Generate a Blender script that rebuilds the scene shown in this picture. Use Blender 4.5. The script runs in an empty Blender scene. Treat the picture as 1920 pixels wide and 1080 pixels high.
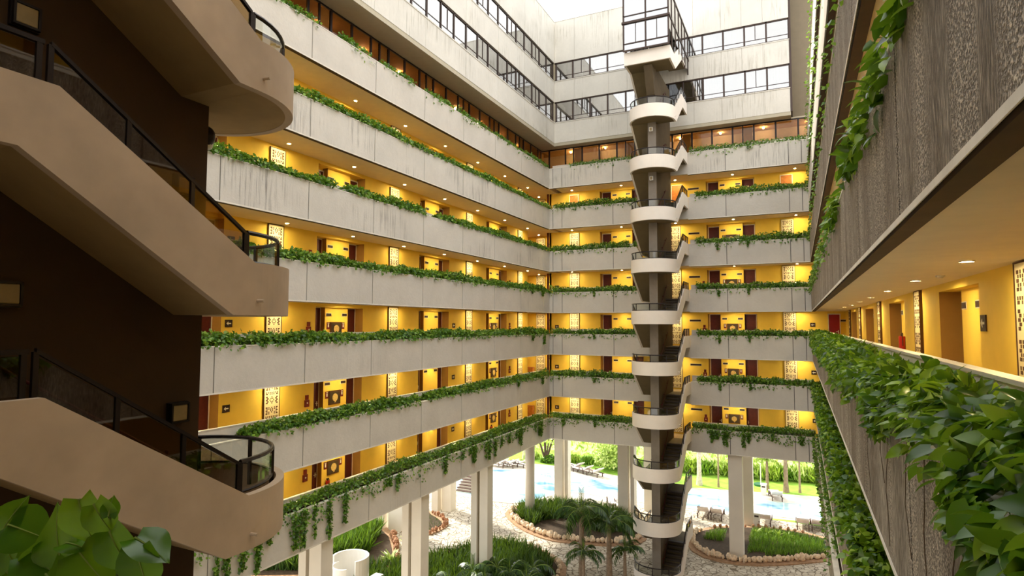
import bpy, bmesh, math, random
import numpy as np
from mathutils import Vector, Matrix
PI = math.pi
rnd = random.Random(7)
nrs = np.random.RandomState(11)
scene = bpy.context.scene
COL = scene.collection

# ---------------------------------------------------------------- camera
cam = bpy.data.cameras.new('camera'); camo = bpy.data.objects.new('camera', cam); COL.objects.link(camo)
YAW, PIT, ROL, FPX = .4452, .0594, .0029, 1125.2
_f = Vector((-math.sin(YAW)*math.cos(PIT), math.cos(YAW)*math.cos(PIT), math.sin(PIT)))
_r = Vector((math.cos(YAW), math.sin(YAW), 0)); _u = _r.cross(_f)
_r2 = math.cos(ROL)*_r + math.sin(ROL)*_u; _u2 = -math.sin(ROL)*_r + math.cos(ROL)*_u
camo.matrix_world = Matrix(((_r2.x, _u2.x, -_f.x, 0), (_r2.y, _u2.y, -_f.y, 0), (_r2.z, _u2.z, -_f.z, 0), (0, 0, 0, 1)))
cam.sensor_width = 36; cam.lens = FPX*36/1920; cam.clip_start = .05; cam.clip_end = 600
scene.camera = camo

# ---------------------------------------------------------------- sky, sun, exposure
world = bpy.data.worlds.new('sky'); scene.world = world; world.use_nodes = True
wn = world.node_tree.nodes; wl = world.node_tree.links; wn.clear()
wo = wn.new('ShaderNodeOutputWorld'); wb = wn.new('ShaderNodeBackground'); wl.new(wb.outputs[0], wo.inputs[0])
wtc = wn.new('ShaderNodeTexCoord'); wno = wn.new('ShaderNodeTexNoise'); wno.inputs['Scale'].default_value = 2.2; wno.inputs['Detail'].default_value = 4
wl.new(wtc.outputs['Generated'], wno.inputs['Vector'])
wr = wn.new('ShaderNodeValToRGB'); wr.color_ramp.elements[0].position = .3; wr.color_ramp.elements[0].color = (.91, .94, .97, 1)
wr.color_ramp.elements[1].position = .6; wr.color_ramp.elements[1].color = (1, .98, .94, 1)
wl.new(wno.outputs[0], wr.inputs[0]); wl.new(wr.outputs[0], wb.inputs['Color'])
SKY = 1.55; wb.inputs['Strength'].default_value = SKY
sun = bpy.data.lights.new('sun', 'SUN'); suno = bpy.data.objects.new('sun', sun); COL.objects.link(suno)
sun.energy = 5.2; sun.angle = math.radians(6); sun.color = (1, .93, .80)
_sd = Vector((.88, -.35, -.80)); suno.rotation_euler = _sd.to_track_quat('-Z', 'Y').to_euler(); suno.location = (-40, 20, 60)
scene.view_settings.view_transform = 'Standard'; scene.view_settings.look = 'None'
scene.view_settings.exposure = 0.55; scene.view_settings.gamma = 1; scene.view_settings.use_curve_mapping = False
try:
    scene.cycles.use_light_tree = True; scene.cycles.max_bounces = 8; scene.cycles.diffuse_bounces = 5; scene.cycles.transparent_max_bounces = 12
    scene.cycles.sample_clamp_indirect = 6; scene.cycles.caustics_reflective = False; scene.cycles.caustics_refractive = False
except Exception: pass

# ---------------------------------------------------------------- materials
def _new(name):
    m = bpy.data.materials.new(name); m.use_nodes = True; n = m.node_tree.nodes; n.clear()
    o = n.new('ShaderNodeOutputMaterial'); b = n.new('ShaderNodeBsdfPrincipled'); m.node_tree.links.new(b.outputs[0], o.inputs[0])
    return m, n, m.node_tree.links, b, o
def _spec(b, v):
    for k in ('Specular IOR Level', 'Specular'):
        if k in b.inputs: b.inputs[k].default_value = v; return
def _pos(n, l, sc=(1, 1, 1)):
    g = n.new('ShaderNodeNewGeometry'); m = n.new('ShaderNodeMapping'); m.inputs['Scale'].default_value = sc
    l.new(g.outputs['Position'], m.inputs['Vector']); return m.outputs[0]
def _noise(n, l, vec, scale, detail=4, rough=.55):
    t = n.new('ShaderNodeTexNoise'); t.inputs['Scale'].default_value = scale; t.inputs['Detail'].default_value = detail; t.inputs['Roughness'].default_value = rough
    l.new(vec, t.inputs['Vector']); return t.outputs[0]
def _ramp(n, l, fac, stops):
    r = n.new('ShaderNodeValToRGB'); e = r.color_ramp.elements
    e[0].position = stops[0][0]; e[0].color = (*stops[0][1], 1); e[1].position = stops[-1][0]; e[1].color = (*stops[-1][1], 1)
    for p, c in stops[1:-1]:
        x = e.new(p); x.color = (*c, 1)
    l.new(fac, r.inputs[0]); return r.outputs[0]
def _mix(n, l, f, a, b, mode='MIX'):
    m = n.new('ShaderNodeMix'); m.data_type = 'RGBA'; m.blend_type = mode
    for s, v in ((m.inputs[0], f), (m.inputs[6], a), (m.inputs[7], b)):
        if hasattr(v, 'links'): l.new(v, s)
        elif isinstance(v, (int, float)): s.default_value = v
        else: s.default_value = (*v, 1)
    return m.outputs[2]
def _math(n, l, op, a, b=0.0):
    m = n.new('ShaderNodeMath'); m.operation = op
    for s, v in ((m.inputs[0], a), (m.inputs[1], b)):
        if hasattr(v, 'links'): l.new(v, s)
        else: s.default_value = v
    return m.outputs[0]
def _bump(n, l, b, h, st=.4, dist=.02):
    u = n.new('ShaderNodeBump'); u.inputs['Strength'].default_value = st; u.inputs['Distance'].default_value = dist
    l.new(h, u.inputs['Height']); l.new(u.outputs[0], b.inputs['Normal'])
def plain(name, c, rough=.6, metal=0, spec=.4, var=.0, vs=3., bump=0, bs=20):
    m, n, l, b, o = _new(name)
    b.inputs['Roughness'].default_value = rough; b.inputs['Metallic'].default_value = metal; _spec(b, spec)
    if var:
        f = _noise(n, l, _pos(n, l), vs, 5)
        l.new(_ramp(n, l, f, [(.3, tuple(x*(1-var) for x in c)), (.7, tuple(min(1, x*(1+var)) for x in c))]), b.inputs['Base Color'])
    else: b.inputs['Base Color'].default_value = (*c, 1)
    if bump: _bump(n, l, b, _noise(n, l, _pos(n, l), bs, 4), bump, .01)
    return m
def concrete(name, base, dark, stain=.5, lo=.52, rough_amt=.25, grain=14, vgrain=False, tint=None):
    m, n, l, b, o = _new(name); b.inputs['Roughness'].default_value = .88; _spec(b, .2)
    big = _noise(n, l, _pos(n, l), .55, 4); fine = _noise(n, l, _pos(n, l), 6, 6, .6)
    c = _ramp(n, l, big, [(.3, tuple(x*.90 for x in base)), (.7, tuple(min(1, x*1.05) for x in base))])
    c = _mix(n, l, _math(n, l, 'MULTIPLY', fine, .42), c, tuple(x*.72 for x in base))
    # rain streaks: stretched vertically, gathered in patches
    st = _noise(n, l, _pos(n, l, (12, 12, .5)), 1.0, 6, .7)
    patch = _noise(n, l, _pos(n, l, (1, 1, 1.3)), .38, 2)
    s1 = _ramp(n, l, st, [(.50, (0, 0, 0)), (.68, (1, 1, 1))]); p1 = _ramp(n, l, patch, [(lo, (0, 0, 0)), (lo+.14, (1, 1, 1))])
    f = _math(n, l, 'MULTIPLY', _math(n, l, 'MULTIPLY', s1, p1), stain)
    c = _mix(n, l, f, c, dark)
    l.new(c, b.inputs['Base Color'])
    h1 = _noise(n, l, _pos(n, l, (grain, grain, grain*(.16 if vgrain else 1))), 1.0, 4, .7)
    if vgrain:
        vo = n.new('ShaderNodeTexVoronoi'); vo.inputs['Scale'].default_value = 16; l.new(_pos(n, l), vo.inputs['Vector'])
        h1 = _math(n, l, 'ADD', _math(n, l, 'MULTIPLY', h1, 1.0), _math(n, l, 'MULTIPLY', vo.outputs[0], .55))
    _bump(n, l, b, h1, rough_amt, .03)
    return m
def glass(name, tint, refl=.08, rough=.02, trans=1.0):
    m, n, l, b, o = _new(name); n.remove(b)
    t = n.new('ShaderNodeBsdfTransparent'); t.inputs[0].default_value = (*tint, 1)
    g = n.new('ShaderNodeBsdfGlossy'); g.inputs['Roughness'].default_value = rough; g.inputs[0].default_value = (.95, .95, .95, 1)
    ge = n.new('ShaderNodeNewGeometry'); dt = n.new('ShaderNodeVectorMath'); dt.operation = 'DOT_PRODUCT'
    l.new(ge.outputs['Incoming'], dt.inputs[0]); l.new(ge.outputs['Normal'], dt.inputs[1])
    f = _math(n, l, 'POWER', _math(n, l, 'SUBTRACT', 1.0, _math(n, l, 'ABSOLUTE', dt.outputs['Value'])), 5.0)
    f = _math(n, l, 'MINIMUM', _math(n, l, 'ADD', _math(n, l, 'MULTIPLY', f, .7), refl+.03), 1.0)
    mx = n.new('ShaderNodeMixShader'); l.new(f, mx.inputs[0]); l.new(t.outputs[0], mx.inputs[1]); l.new(g.outputs[0], mx.inputs[2]); l.new(mx.outputs[0], o.inputs[0])
    return m
def emit(name, c, s):
    m, n, l, b, o = _new(name); b.inputs['Base Color'].default_value = (.9, .85, .7, 1)
    b.inputs['Emission Color'].default_value = (*c, 1); b.inputs['Emission Strength'].default_value = s; return m
def leafmat(name, dark, mid, light, trans=.35, rough=.38, veins=False):
    m, n, l, b, o = _new(name)
    g = n.new('ShaderNodeNewGeometry')
    c = _ramp(n, l, g.outputs['Random Per Island'], [(0, dark), (.55, mid), (1, light)])
    l.new(c, b.inputs['Base Color']); b.inputs['Roughness'].default_value = rough; _spec(b, .45)
    t = n.new('ShaderNodeBsdfTranslucent'); l.new(_mix(n, l, .5, c, (.30, .48, .02)), t.inputs[0])
    mx = n.new('ShaderNodeMixShader'); mx.inputs[0].default_value = trans; l.new(b.outputs[0], mx.inputs[1]); l.new(t.outputs[0], mx.inputs[2]); l.new(mx.outputs[0], o.inputs[0])
    return m
def paving(name):
    m, n, l, b, o = _new(name); b.inputs['Roughness'].default_value = .85; _spec(b, .2)
    p = _pos(n, l); ns = n.new('ShaderNodeTexNoise'); ns.inputs['Scale'].default_value = 1.6; l.new(p, ns.inputs['Vector'])
    ad = n.new('ShaderNodeVectorMath'); ad.operation = 'MULTIPLY_ADD'; l.new(ns.outputs['Color'], ad.inputs[0]); ad.inputs[1].default_value = (.45, .45, 0); l.new(p, ad.inputs[2])
    v = n.new('ShaderNodeTexVoronoi'); v.feature = 'DISTANCE_TO_EDGE'; v.inputs['Scale'].default_value = 2.6; l.new(ad.outputs[0], v.inputs['Vector'])
    v2 = n.new('ShaderNodeTexVoronoi'); v2.inputs['Scale'].default_value = 2.6; l.new(ad.outputs[0], v2.inputs['Vector'])
    sep = n.new('ShaderNodeSeparateColor'); l.new(v2.outputs['Color'], sep.inputs[0])
    cell = _ramp(n, l, sep.outputs[0], [(0, (.52, .45, .35)), (.5, (.66, .59, .47)), (1, (.74, .69, .58))])
    cell = _mix(n, l, .25, cell, _ramp(n, l, _noise(n, l, p, 9, 5), [(.3, (.40, .34, .26)), (.7, (.8, .76, .66))]))
    j = _ramp(n, l, v.outputs[0], [(.02, (0, 0, 0)), (.075, (1, 1, 1))])
    l.new(_mix(n, l, j, (.20, .16, .11), cell), b.inputs['Base Color']); _bump(n, l, b, j, .5, .02)
    return m

M = {}
M['conc'] = concrete('weathered_white_concrete', (.72, .68, .61), (.22, .20, .18), .85, .49, .4)
M['conc_clean'] = concrete('painted_concrete', (.70, .655, .585), (.30, .27, .24), .40, .60, .45, 9)
M['conc_up'] = concrete('pale_concrete', (.76, .73, .66), (.36, .33, .26), .8, .47, .2, 8)
def coarse(name):
    m, n, l, b, o = _new(name); b.inputs['Roughness'].default_value = .72; _spec(b, .35)
    worm = _noise(n, l, _pos(n, l), 62, 2, .5); grain = _noise(n, l, _pos(n, l, (85, 85, 7)), 1.0, 3, .6)
    band = _ramp(n, l, _noise(n, l, _pos(n, l, (.9, .9, .06)), 1.6, 2), [(.46, (0, 0, 0)), (.54, (1, 1, 1))])
    h = _mix(n, l, band, _ramp(n, l, worm, [(.38, (0, 0, 0)), (.62, (1, 1, 1))]), _ramp(n, l, grain, [(.38, (0, 0, 0)), (.64, (1, 1, 1))]))
    big = _ramp(n, l, _noise(n, l, _pos(n, l, (1.6, 1.6, .18)), 1.0, 4, .6), [(.32, (.25, .20, .155)), (.68, (.50, .44, .365))])
    c = _mix(n, l, .75, big, _mix(n, l, 1.0, big, _ramp(n, l, h, [(0, (.22, .19, .16)), (.7, (1.05, 1.02, .97)), (1, (2.0, 1.97, 1.9))]), 'MULTIPLY'))
    l.new(c, b.inputs['Base Color']); _bump(n, l, b, h, .85, .02); return m
M['render'] = coarse('coarse_brown_render')
M['joint'] = plain('joint_shadow_filler', (.16, .145, .13), .9)
M['lip'] = plain('cream_edge', (.80, .75, .66), .7, var=.12)
M['soffit_dark'] = plain('dark_beam_soffit', (.07, .04, .02), .8, var=.2)
M['ceil'] = plain('cream_ceiling', (.74, .64, .47), .8, var=.04)
M['floor'] = plain('terracotta_floor', (.45, .33, .20), .7, var=.15)
M['yellow'] = plain('yellow_plaster', (.93, .66, .10), .75, var=.05, vs=1.5)
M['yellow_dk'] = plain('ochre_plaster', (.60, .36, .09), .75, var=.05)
M['reveal'] = plain('brown_reveal', (.40, .215, .05), .75, var=.05)  # alcove side faces, browner than the wall
M['cream'] = plain('cream_plaster', (.84, .78, .68), .75, var=.06)
M['door'] = plain('dark_red_timber', (.085, .012, .012), .5, var=.2, vs=8)
M['door_or'] = plain('orange_timber', (.55, .20, .04), .45, var=.2, vs=8)
M['jamb'] = plain('brown_jamb', (.34, .17, .05), .6)
M['sign'] = plain('dark_plate', (.035, .014, .012), .4)
M['maroon'] = plain('maroon_sign', (.17, .012, .010), .4)
M['red'] = plain('red_enamel', (.45, .02, .015), .35)
M['white'] = plain('white_enamel', (.85, .84, .80), .4)
M['frame_brown'] = plain('bronze_frame', (.058, .036, .028), .4, metal=.3)
M['black'] = plain('black_brown_metal', (.016, .010, .009), .35, metal=.4)
M['stucco'] = plain('shade_toned_stucco', (.455, .345, .24), .8, var=.16, vs=.9, bump=.22, bs=5)  # same paint as the back staircase, dimmer light near the camera put into colour
M['stucco_lt'] = plain('light_stucco', (.88, .81, .73), .75, var=.05, vs=.9, bump=.1, bs=5)
M['spine'] = plain('dark_brown_stucco', (.048, .023, .006), .8, var=.15, vs=1.2, bump=.25, bs=12)
M['spine2'] = plain('brown_stucco', (.095, .068, .036), .8, var=.15, vs=1.2)
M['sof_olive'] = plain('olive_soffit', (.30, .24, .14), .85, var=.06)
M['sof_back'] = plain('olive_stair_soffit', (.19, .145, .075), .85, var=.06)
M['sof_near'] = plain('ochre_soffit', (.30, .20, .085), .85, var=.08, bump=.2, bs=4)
M['spine_front'] = plain('grey_fin', (.26, .225, .19), .75, var=.08)
M['tread'] = plain('dark_treads', (.075, .055, .04), .7)
M['glass_br'] = glass('bronze_glass', (.60, .50, .36), .05)
M['glass_clear'] = glass('clear_glass', (.80, .84, .80), .03)
M['glass_up'] = glass('window_glass', (.62, .62, .60), .38)
M['glass_g'] = glass('corridor_glass', (.72, .62, .48), .0)
M['glass_cab'] = glass('grey_cabin_glass', (.55, .56, .58), .42)
M['curtain'] = plain('cream_curtain', (.92, .89, .82), .9, var=.12, vs=5)
M['room'] = plain('dim_room', (.22, .17, .12), .9)
M['corr'] = plain('amber_corridor', (.78, .55, .27), .8, var=.1)
M['lens'] = emit('warm_lens', (1, .78, .38), 760)
M['lens2'] = emit('corridor_lens', (1, .74, .42), 170)
M['frost'] = plain('frosted_glass', (.30, .22, .10), .35, var=.1, vs=9)
M['motif'] = plain('brown_motif', (.10, .04, .012), .6)
M['panel'] = plain('cream_panel', (.84, .75, .50), .6)
M['pic'] = plain('dark_picture', (.05, .035, .02), .4)
M['gold'] = plain('gold_relief', (.62, .44, .16), .4, var=.4, vs=22)
M['column'] = plain('column_plaster', (.80, .74, .64), .75, var=.05, vs=.8)
M['col_dk'] = plain('column_groove', (.20, .15, .05), .8)
M['soil'] = plain('soil', (.055, .035, .018), .95, var=.4, vs=6, bump=.6, bs=12)
M['soil_red'] = plain('sandy_kerb', (.42, .26, .15), .9, var=.25, vs=5)
M['rock'] = plain('limestone', (.76, .60, .42), .85, var=.3, vs=7, bump=.6, bs=10)
M['rock_red'] = plain('reddish_rock', (.38, .19, .10), .85, var=.4, vs=7, bump=.6, bs=10)
M['paving'] = paving('crazy_paving')
M['deck'] = plain('pool_deck', (.62, .58, .51), .8, var=.15, vs=3)
M['lawn'] = plain('lawn_green', (.26, .46, .05), .95, var=.25, vs=1.3, bump=.5, bs=30)
M['scrub'] = plain('scrub_ground', (.50, .60, .22), .95, var=.4, vs=.5, bump=.5, bs=8)
M['leaf'] = leafmat('leaf_green', (.02, .07, .008), (.08, .21, .018), (.30, .48, .07), .35, .3)
M['leaf_near'] = leafmat('leaf_pothos', (.012, .05, .004), (.06, .18, .008), (.34, .52, .035), .34, .28)
M['leaf_pale'] = leafmat('leaf_pale', (.25, .38, .06), (.50, .62, .16), (.78, .85, .36), .3, .5)
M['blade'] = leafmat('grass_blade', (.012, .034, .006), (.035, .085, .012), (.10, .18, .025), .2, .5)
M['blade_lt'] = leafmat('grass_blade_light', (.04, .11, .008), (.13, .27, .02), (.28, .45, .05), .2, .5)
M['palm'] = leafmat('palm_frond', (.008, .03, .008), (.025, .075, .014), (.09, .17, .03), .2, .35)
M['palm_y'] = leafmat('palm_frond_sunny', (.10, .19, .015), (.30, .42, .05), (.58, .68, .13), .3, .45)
M['trunk'] = plain('palm_bark', (.30, .22, .15), .9, var=.25, vs=6, bump=.5, bs=14)
M['trunk_lt'] = plain('pale_palm_bark', (.62, .55, .46), .85, var=.2, vs=6)
M['stem'] = plain('stem_green', (.16, .24, .03), .6)
M['vine'] = plain('dry_vine', (.10, .06, .03), .8)
M['lounge'] = plain('lounger_cushion', (.78, .70, .66), .8, var=.1)
M['lounge_fr'] = plain('lounger_frame', (.09, .05, .035), .6)
M['green_plastic'] = plain('green_base', (.03, .14, .07), .5)
def water():
    m, n, l, b, o = _new('pool_water'); f = _noise(n, l, _pos(n, l, (1, 1.6, 1)), .32, 3)
    l.new(_ramp(n, l, f, [(.38, (.10, .26, .42)), (.46, (.30, .52, .60)), (.56, (.50, .66, .68))]), b.inputs['Base Color'])
    b.inputs['Roughness'].default_value = .12; _bump(n, l, b, _noise(n, l, _pos(n, l), 3, 3), .15, .02); return m
M['water'] = water()

# ---------------------------------------------------------------- mesh helpers
class MB:
    def __init__(s, T=None, flip=False): s.v = []; s.f = []; s.T = T; s.flip = flip
    def add(s, vs, fs):
        o = len(s.v)
        s.v += [s.T(*p) for p in vs] if s.T else [tuple(p) for p in vs]
        s.f += [tuple(o+i for i in (reversed(f) if s.flip else f)) for f in fs]; return s
    def box(s, a, b, c, d, e, f):
        if a > b: a, b = b, a
        if c > d: c, d = d, c
        if e > f: e, f = f, e
        return s.add([(a, c, e), (b, c, e), (b, d, e), (a, d, e), (a, c, f), (b, c, f), (b, d, f), (a, d, f)],
                     [(3, 2, 1, 0), (4, 5, 6, 7), (0, 1, 5, 4), (1, 2, 6, 5), (2, 3, 7, 6), (3, 0, 4, 7)])
    def prism(s, poly, ax, a, b):
        """poly in the two other axes (ccw), extruded along ax from a to b"""
        n = len(poly); put = {0: lambda p, t: (t, p[0], p[1]), 1: lambda p, t: (p[0], t, p[1]), 2: lambda p, t: (p[0], p[1], t)}[ax]
        vs = [put(p, a) for p in poly] + [put(p, b) for p in poly]
        fs = [tuple(range(n-1, -1, -1)), tuple(range(n, 2*n))] + [(i, (i+1) % n, n+(i+1) % n, n+i) for i in range(n)]
        return s.add(vs, fs)
    def tube(s, pts, r, seg=8, cap=True):
        pts = [Vector(p) for p in pts]; k = len(pts); rs = r if isinstance(r, (list, tuple)) else [r]*k; vs = []; up = Vector((0, 0, 1))
        for i, p in enumerate(pts):
            t = (pts[min(i+1, k-1)] - pts[max(i-1, 0)]).normalized(); x = t.cross(up)
            if x.length < 1e-3: x = t.cross(Vector((0, 1, 0)))
            x.normalize(); y = x.cross(t)
            for j in range(seg):
                a = 2*PI*j/seg; vs.append(tuple(p + (x*math.cos(a) + y*math.sin(a))*rs[i]))
        fs = [(i*seg+j, (i+1)*seg+j, (i+1)*seg+(j+1) % seg, i*seg+(j+1) % seg) for i in range(k-1) for j in range(seg)]
        if cap: fs += [tuple(range(seg)), tuple(range((k-1)*seg+seg-1, (k-1)*seg-1, -1))]
        return s.add(vs, fs)
    def rail(s, pts, w, h):
        """rectangular bar swept along pts"""
        pts = [Vector(p) for p in pts]; k = len(pts); vs = []
        for i, p in enumerate(pts):
            t = (pts[min(i+1, k-1)] - pts[max(i-1, 0)]); t.z = 0; t = t.normalized() if t.length > 1e-6 else Vector((1, 0, 0)); x = Vector((t.y, -t.x, 0))
            for a, b in ((-w/2, -h/2), (w/2, -h/2), (w/2, h/2), (-w/2, h/2)): vs.append(tuple(p + x*a + Vector((0, 0, b))))
        fs = [(i*4+j, (i+1)*4+j, (i+1)*4+(j+1) % 4, i*4+(j+1) % 4) for i in range(k-1) for j in range(4)] + [(0, 1, 2, 3), (k*4-1, k*4-2, k*4-3, k*4-4)]
        return s.add(vs, fs)
    def ball(s, c, r, sg=8, rg=5, sq=(1, 1, 1), jit=0, rr=None):
        vs = []; c = Vector(c); rr = rr or rnd
        for i in range(rg+1):
            th = PI*i/rg
            for j in range(sg):
                a = 2*PI*j/sg; k = 1+(rr.uniform(-jit, jit) if jit else 0)
                vs.append((c.x+r*sq[0]*k*math.sin(th)*math.cos(a), c.y+r*sq[1]*k*math.sin(th)*math.sin(a), c.z+r*sq[2]*k*math.cos(th)))
        fs = [(i*sg+j, (i+1)*sg+j, (i+1)*sg+(j+1) % sg, i*sg+(j+1) % sg) for i in range(rg) for j in range(sg)]
        return s.add(vs, fs)
    def disc(s, c, r, z0, z1, seg=16, sx=1, sy=1):
        return s.prism([(c[0]+sx*r*math.cos(2*PI*i/seg), c[1]+sy*r*math.sin(2*PI*i/seg)) for i in range(seg)], 2, z0, z1)
    def build(s, name, mat, parent=None, loc=None, smooth=False, bevel=0):
        me = bpy.data.meshes.new(name); L = Vector(loc) if loc is not None else Vector((0, 0, 0))
        me.from_pydata([(v[0]-L.x, v[1]-L.y, v[2]-L.z) for v in s.v], [], s.f); me.validate(); me.update()
        bm = bmesh.new(); bm.from_mesh(me); bmesh.ops.remove_doubles(bm, verts=bm.verts, dist=1e-5)
        bmesh.ops.recalc_face_normals(bm, faces=bm.faces); bm.to_mesh(me); bm.free()
        if smooth:
            for p in me.polygons: p.use_smooth = True
        me.materials.append(M[mat]); o = bpy.data.objects.new(name, me); COL.objects.link(o); o.location = L
        if parent: o.parent = parent
        if bevel:
            b = o.modifiers.new('bevel', 'BEVEL'); b.width = bevel; b.segments = 2; b.limit_method = 'ANGLE'
        return o
def tag(o, label=None, cat=None, group=None, kind=None):
    if label: o['label'] = label
    if cat: o['category'] = cat
    if group: o['group'] = group
    if kind: o['kind'] = kind
    return o
def empty(name, loc, label=None, cat=None, group=None, rz=0):
    o = bpy.data.objects.new(name, None); COL.objects.link(o); o.location = loc; o.rotation_euler = (0, 0, rz); o.empty_display_size = .1
    return tag(o, label, cat, group)
def struct(o, label=None, cat=None):
    o['kind'] = 'structure'
    return tag(o, label, cat)
def dup(o, loc=None, rz=None, label=None, parent=None, group=None, scale=None):
    c = o.copy(); COL.objects.link(c); c.parent = parent
    if loc is not None: c.location = loc
    if rz is not None: c.rotation_euler = (0, 0, rz)
    if scale: c.scale = (scale,)*3
    if label: c['label'] = label
    if group: c['group'] = group
    for ch in list(KIDS.get(o.name, [])):
        dup(ch, parent=c)
    return c
KIDS = {}
def reg(o):
    """remember the parts of a prototype so that copies get them too"""
    for ch in COL.objects:
        if ch.parent: KIDS.setdefault(ch.parent.name, [])
    KIDS.clear()
    for ch in COL.objects:
        if ch.parent: KIDS.setdefault(ch.parent.name, []).append(ch)
    return o
def ordn(i): return ['first', 'second', 'third', 'fourth', 'fifth', 'sixth', 'seventh', 'eighth', 'ninth', 'tenth', 'eleventh', 'twelfth'][i]

# scattered little surfaces (leaves, blades) as one mesh
LEAF_LO = (np.array([(0, 0, 0), (-.42, .42, .07), (0, 1, -.05), (.42, .42, .07)], float), [(0, 3, 2), (0, 2, 1)])
LEAF_HI = (np.array([(0, 0, 0), (0, .3, .0), (0, .66, -.02), (0, 1.02, -.14), (.24, -.13, .02), (.44, .16, .07), (.36, .52, .05), (-.24, -.13, .02), (-.44, .16, .07), (-.36, .52, .05), (.19, .80, -.03), (-.19, .80, -.03)], float),
           [(0, 4, 5, 1), (1, 5, 6, 2), (2, 6, 10), (2, 10, 3), (0, 1, 8, 7), (1, 2, 9, 8), (2, 11, 9), (2, 3, 11)])
LEAF_NA = (LEAF_HI[0]*np.array([.80, 1.08, 1.25]), LEAF_HI[1])
BLADE = (np.array([(-.03, 0, 0), (.03, 0, 0), (.02, .6, .05), (-.02, .6, .05), (0, 1, .22)], float), [(0, 1, 2, 3), (3, 2, 4)])
def scatter(name, mat, tpl, P, A, N, S, parent=None, loc=(0, 0, 0), smooth=False):
    """P positions, A leaf axes, N approximate normals, S sizes"""
    tv, tf = tpl; P = np.asarray(P, float); A = np.asarray(A, float); N = np.asarray(N, float); S = np.asarray(S, float)
    A /= np.linalg.norm(A, axis=1)[:, None]+1e-9; X = np.cross(A, N); X /= np.linalg.norm(X, axis=1)[:, None]+1e-9; Z = np.cross(X, A)
    V = P[:, None, :] - np.asarray(loc)[None, None, :] + S[:, None, None]*(tv[None, :, 0:1]*X[:, None, :] + tv[None, :, 1:2]*A[:, None, :] + tv[None, :, 2:3]*Z[:, None, :])
    n, k = V.shape[0], V.shape[1]; V = V.reshape(-1, 3)
    li = np.concatenate([np.array(f) for f in tf]); lt = np.array([len(f) for f in tf])
    loops = (li[None, :] + (np.arange(n)*k)[:, None]).ravel(); tot = np.tile(lt, n); st = np.concatenate([[0], np.cumsum(tot)[:-1]])
    me = bpy.data.meshes.new(name); me.vertices.add(len(V)); me.vertices.foreach_set('co', V.ravel())
    me.loops.add(len(loops)); me.loops.foreach_set('vertex_index', loops.astype(np.int32)); me.polygons.add(len(tot))
    me.polygons.foreach_set('loop_start', st.astype(np.int32))
    try: me.polygons.foreach_set('loop_total', tot.astype(np.int32))
    except Exception: pass
    if smooth: me.polygons.foreach_set('use_smooth', np.ones(len(tot), bool))
    me.update(calc_edges=True); me.validate(); me.materials.append(M[mat])
    o = bpy.data.objects.new(name, me); COL.objects.link(o); o.location = loc
    if parent: o.parent = parent
    return o

# ---------------------------------------------------------------- the place
XL, XR, YB, YN = -16.30, .72, 40.5, .5
G = -14.65
BB = {-5: -14.25, -4: -11.24, -3: -8.22, -2: -5.21, -1: -2.21, 0: .78, 1: 3.79, 2: 6.90, 3: 9.90}
HP = 1.49                                     # parapet height
GN = {-3: 'lowest', -2: 'second', -1: 'third', 0: 'fourth', 1: 'fifth', 2: 'sixth', 3: 'seventh'}
WT = {'left': (lambda s, d, z: (XL-d, s, z), False), 'back': (lambda s, d, z: (s, YB+d, z), False),
      'right': (lambda s, d, z: (XR+d, s, z), True), 'near': (lambda s, d, z: (s, YN-d, z), True)}
def wmb(w): return MB(WT[w][0], WT[w][1])
DW = {'left': 2.0, 'back': 2.0, 'right': 1.92, 'near': 2.2}        # depth of the gallery to its inner wall
JOINTS = {'left': [12.85+3.78*i for i in range(-3, 8)], 'back': [-16.03, -15.33, -11.53, -4.06, -.34, .39],
          'right': [2.0+3.4*i for i in range(0, 12)], 'near': [-15+3.8*i for i in range(5)]}
def panels(w, s0, s1):
    js = [j for j in JOINTS[w] if s0+.1 < j < s1-.1]; e = [s0]+js+[s1]
    return [(e[i]+(.02 if i else 0), e[i+1]-(.02 if i < len(e)-2 else 0)) for i in range(len(e)-1)]
STAIRGAP = (-9.54, -6.42)
def parapet(w, k, segs, label, mat='conc'):
    B = BB[k]; T = B+HP; p0 = WT[w][0]((segs[0][0]+segs[-1][1])/2, 0, B)
    root = empty('planter_parapet', p0, label, 'parapet', 'planter parapets of the galleries')
    m = wmb(w); lip = wmb(w); inn = wmb(w); so = wmb(w); bk = wmb(w)
    for (s0, s1) in segs:
        for a, b in panels(w, s0, s1):
            m.box(a, b, .0, .03, B+.05, T-.03)
        bk.box(s0, s1, .03, .13, B+.05, T-.03); bk.box(s0, s1, .13, .18, B+.03, B+.40)
        lip.box(s0, s1, -.012, .14, T-.03, T); lip.box(s0, s1, -.008, .0, B+.0, B+.05)
        inn.box(s0, s1, .62, .72, B+.74, T+.31); inn.box(s0, s1, .60, .74, T+.31, T+.345)
        so.box(s0, s1, .03, .18, B-.005, B+.03)
    mm = m.build('panel_face', mat, root, None); mm.matrix_parent_inverse = Matrix.Translation(-Vector(p0))
    for q, nm, ma in ((bk, 'backing', 'joint'), (lip, 'edge', 'lip'), (inn, 'inner_wall', 'cream'), (so, 'beam', 'soffit_dark')):
        o = q.build(nm, ma, root, None); o.matrix_parent_inverse = Matrix.Translation(-Vector(p0))
    return root
def local(root, *obs):
    for o in obs: o.matrix_parent_inverse = Matrix.Translation(-Vector(root.location))

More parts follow.
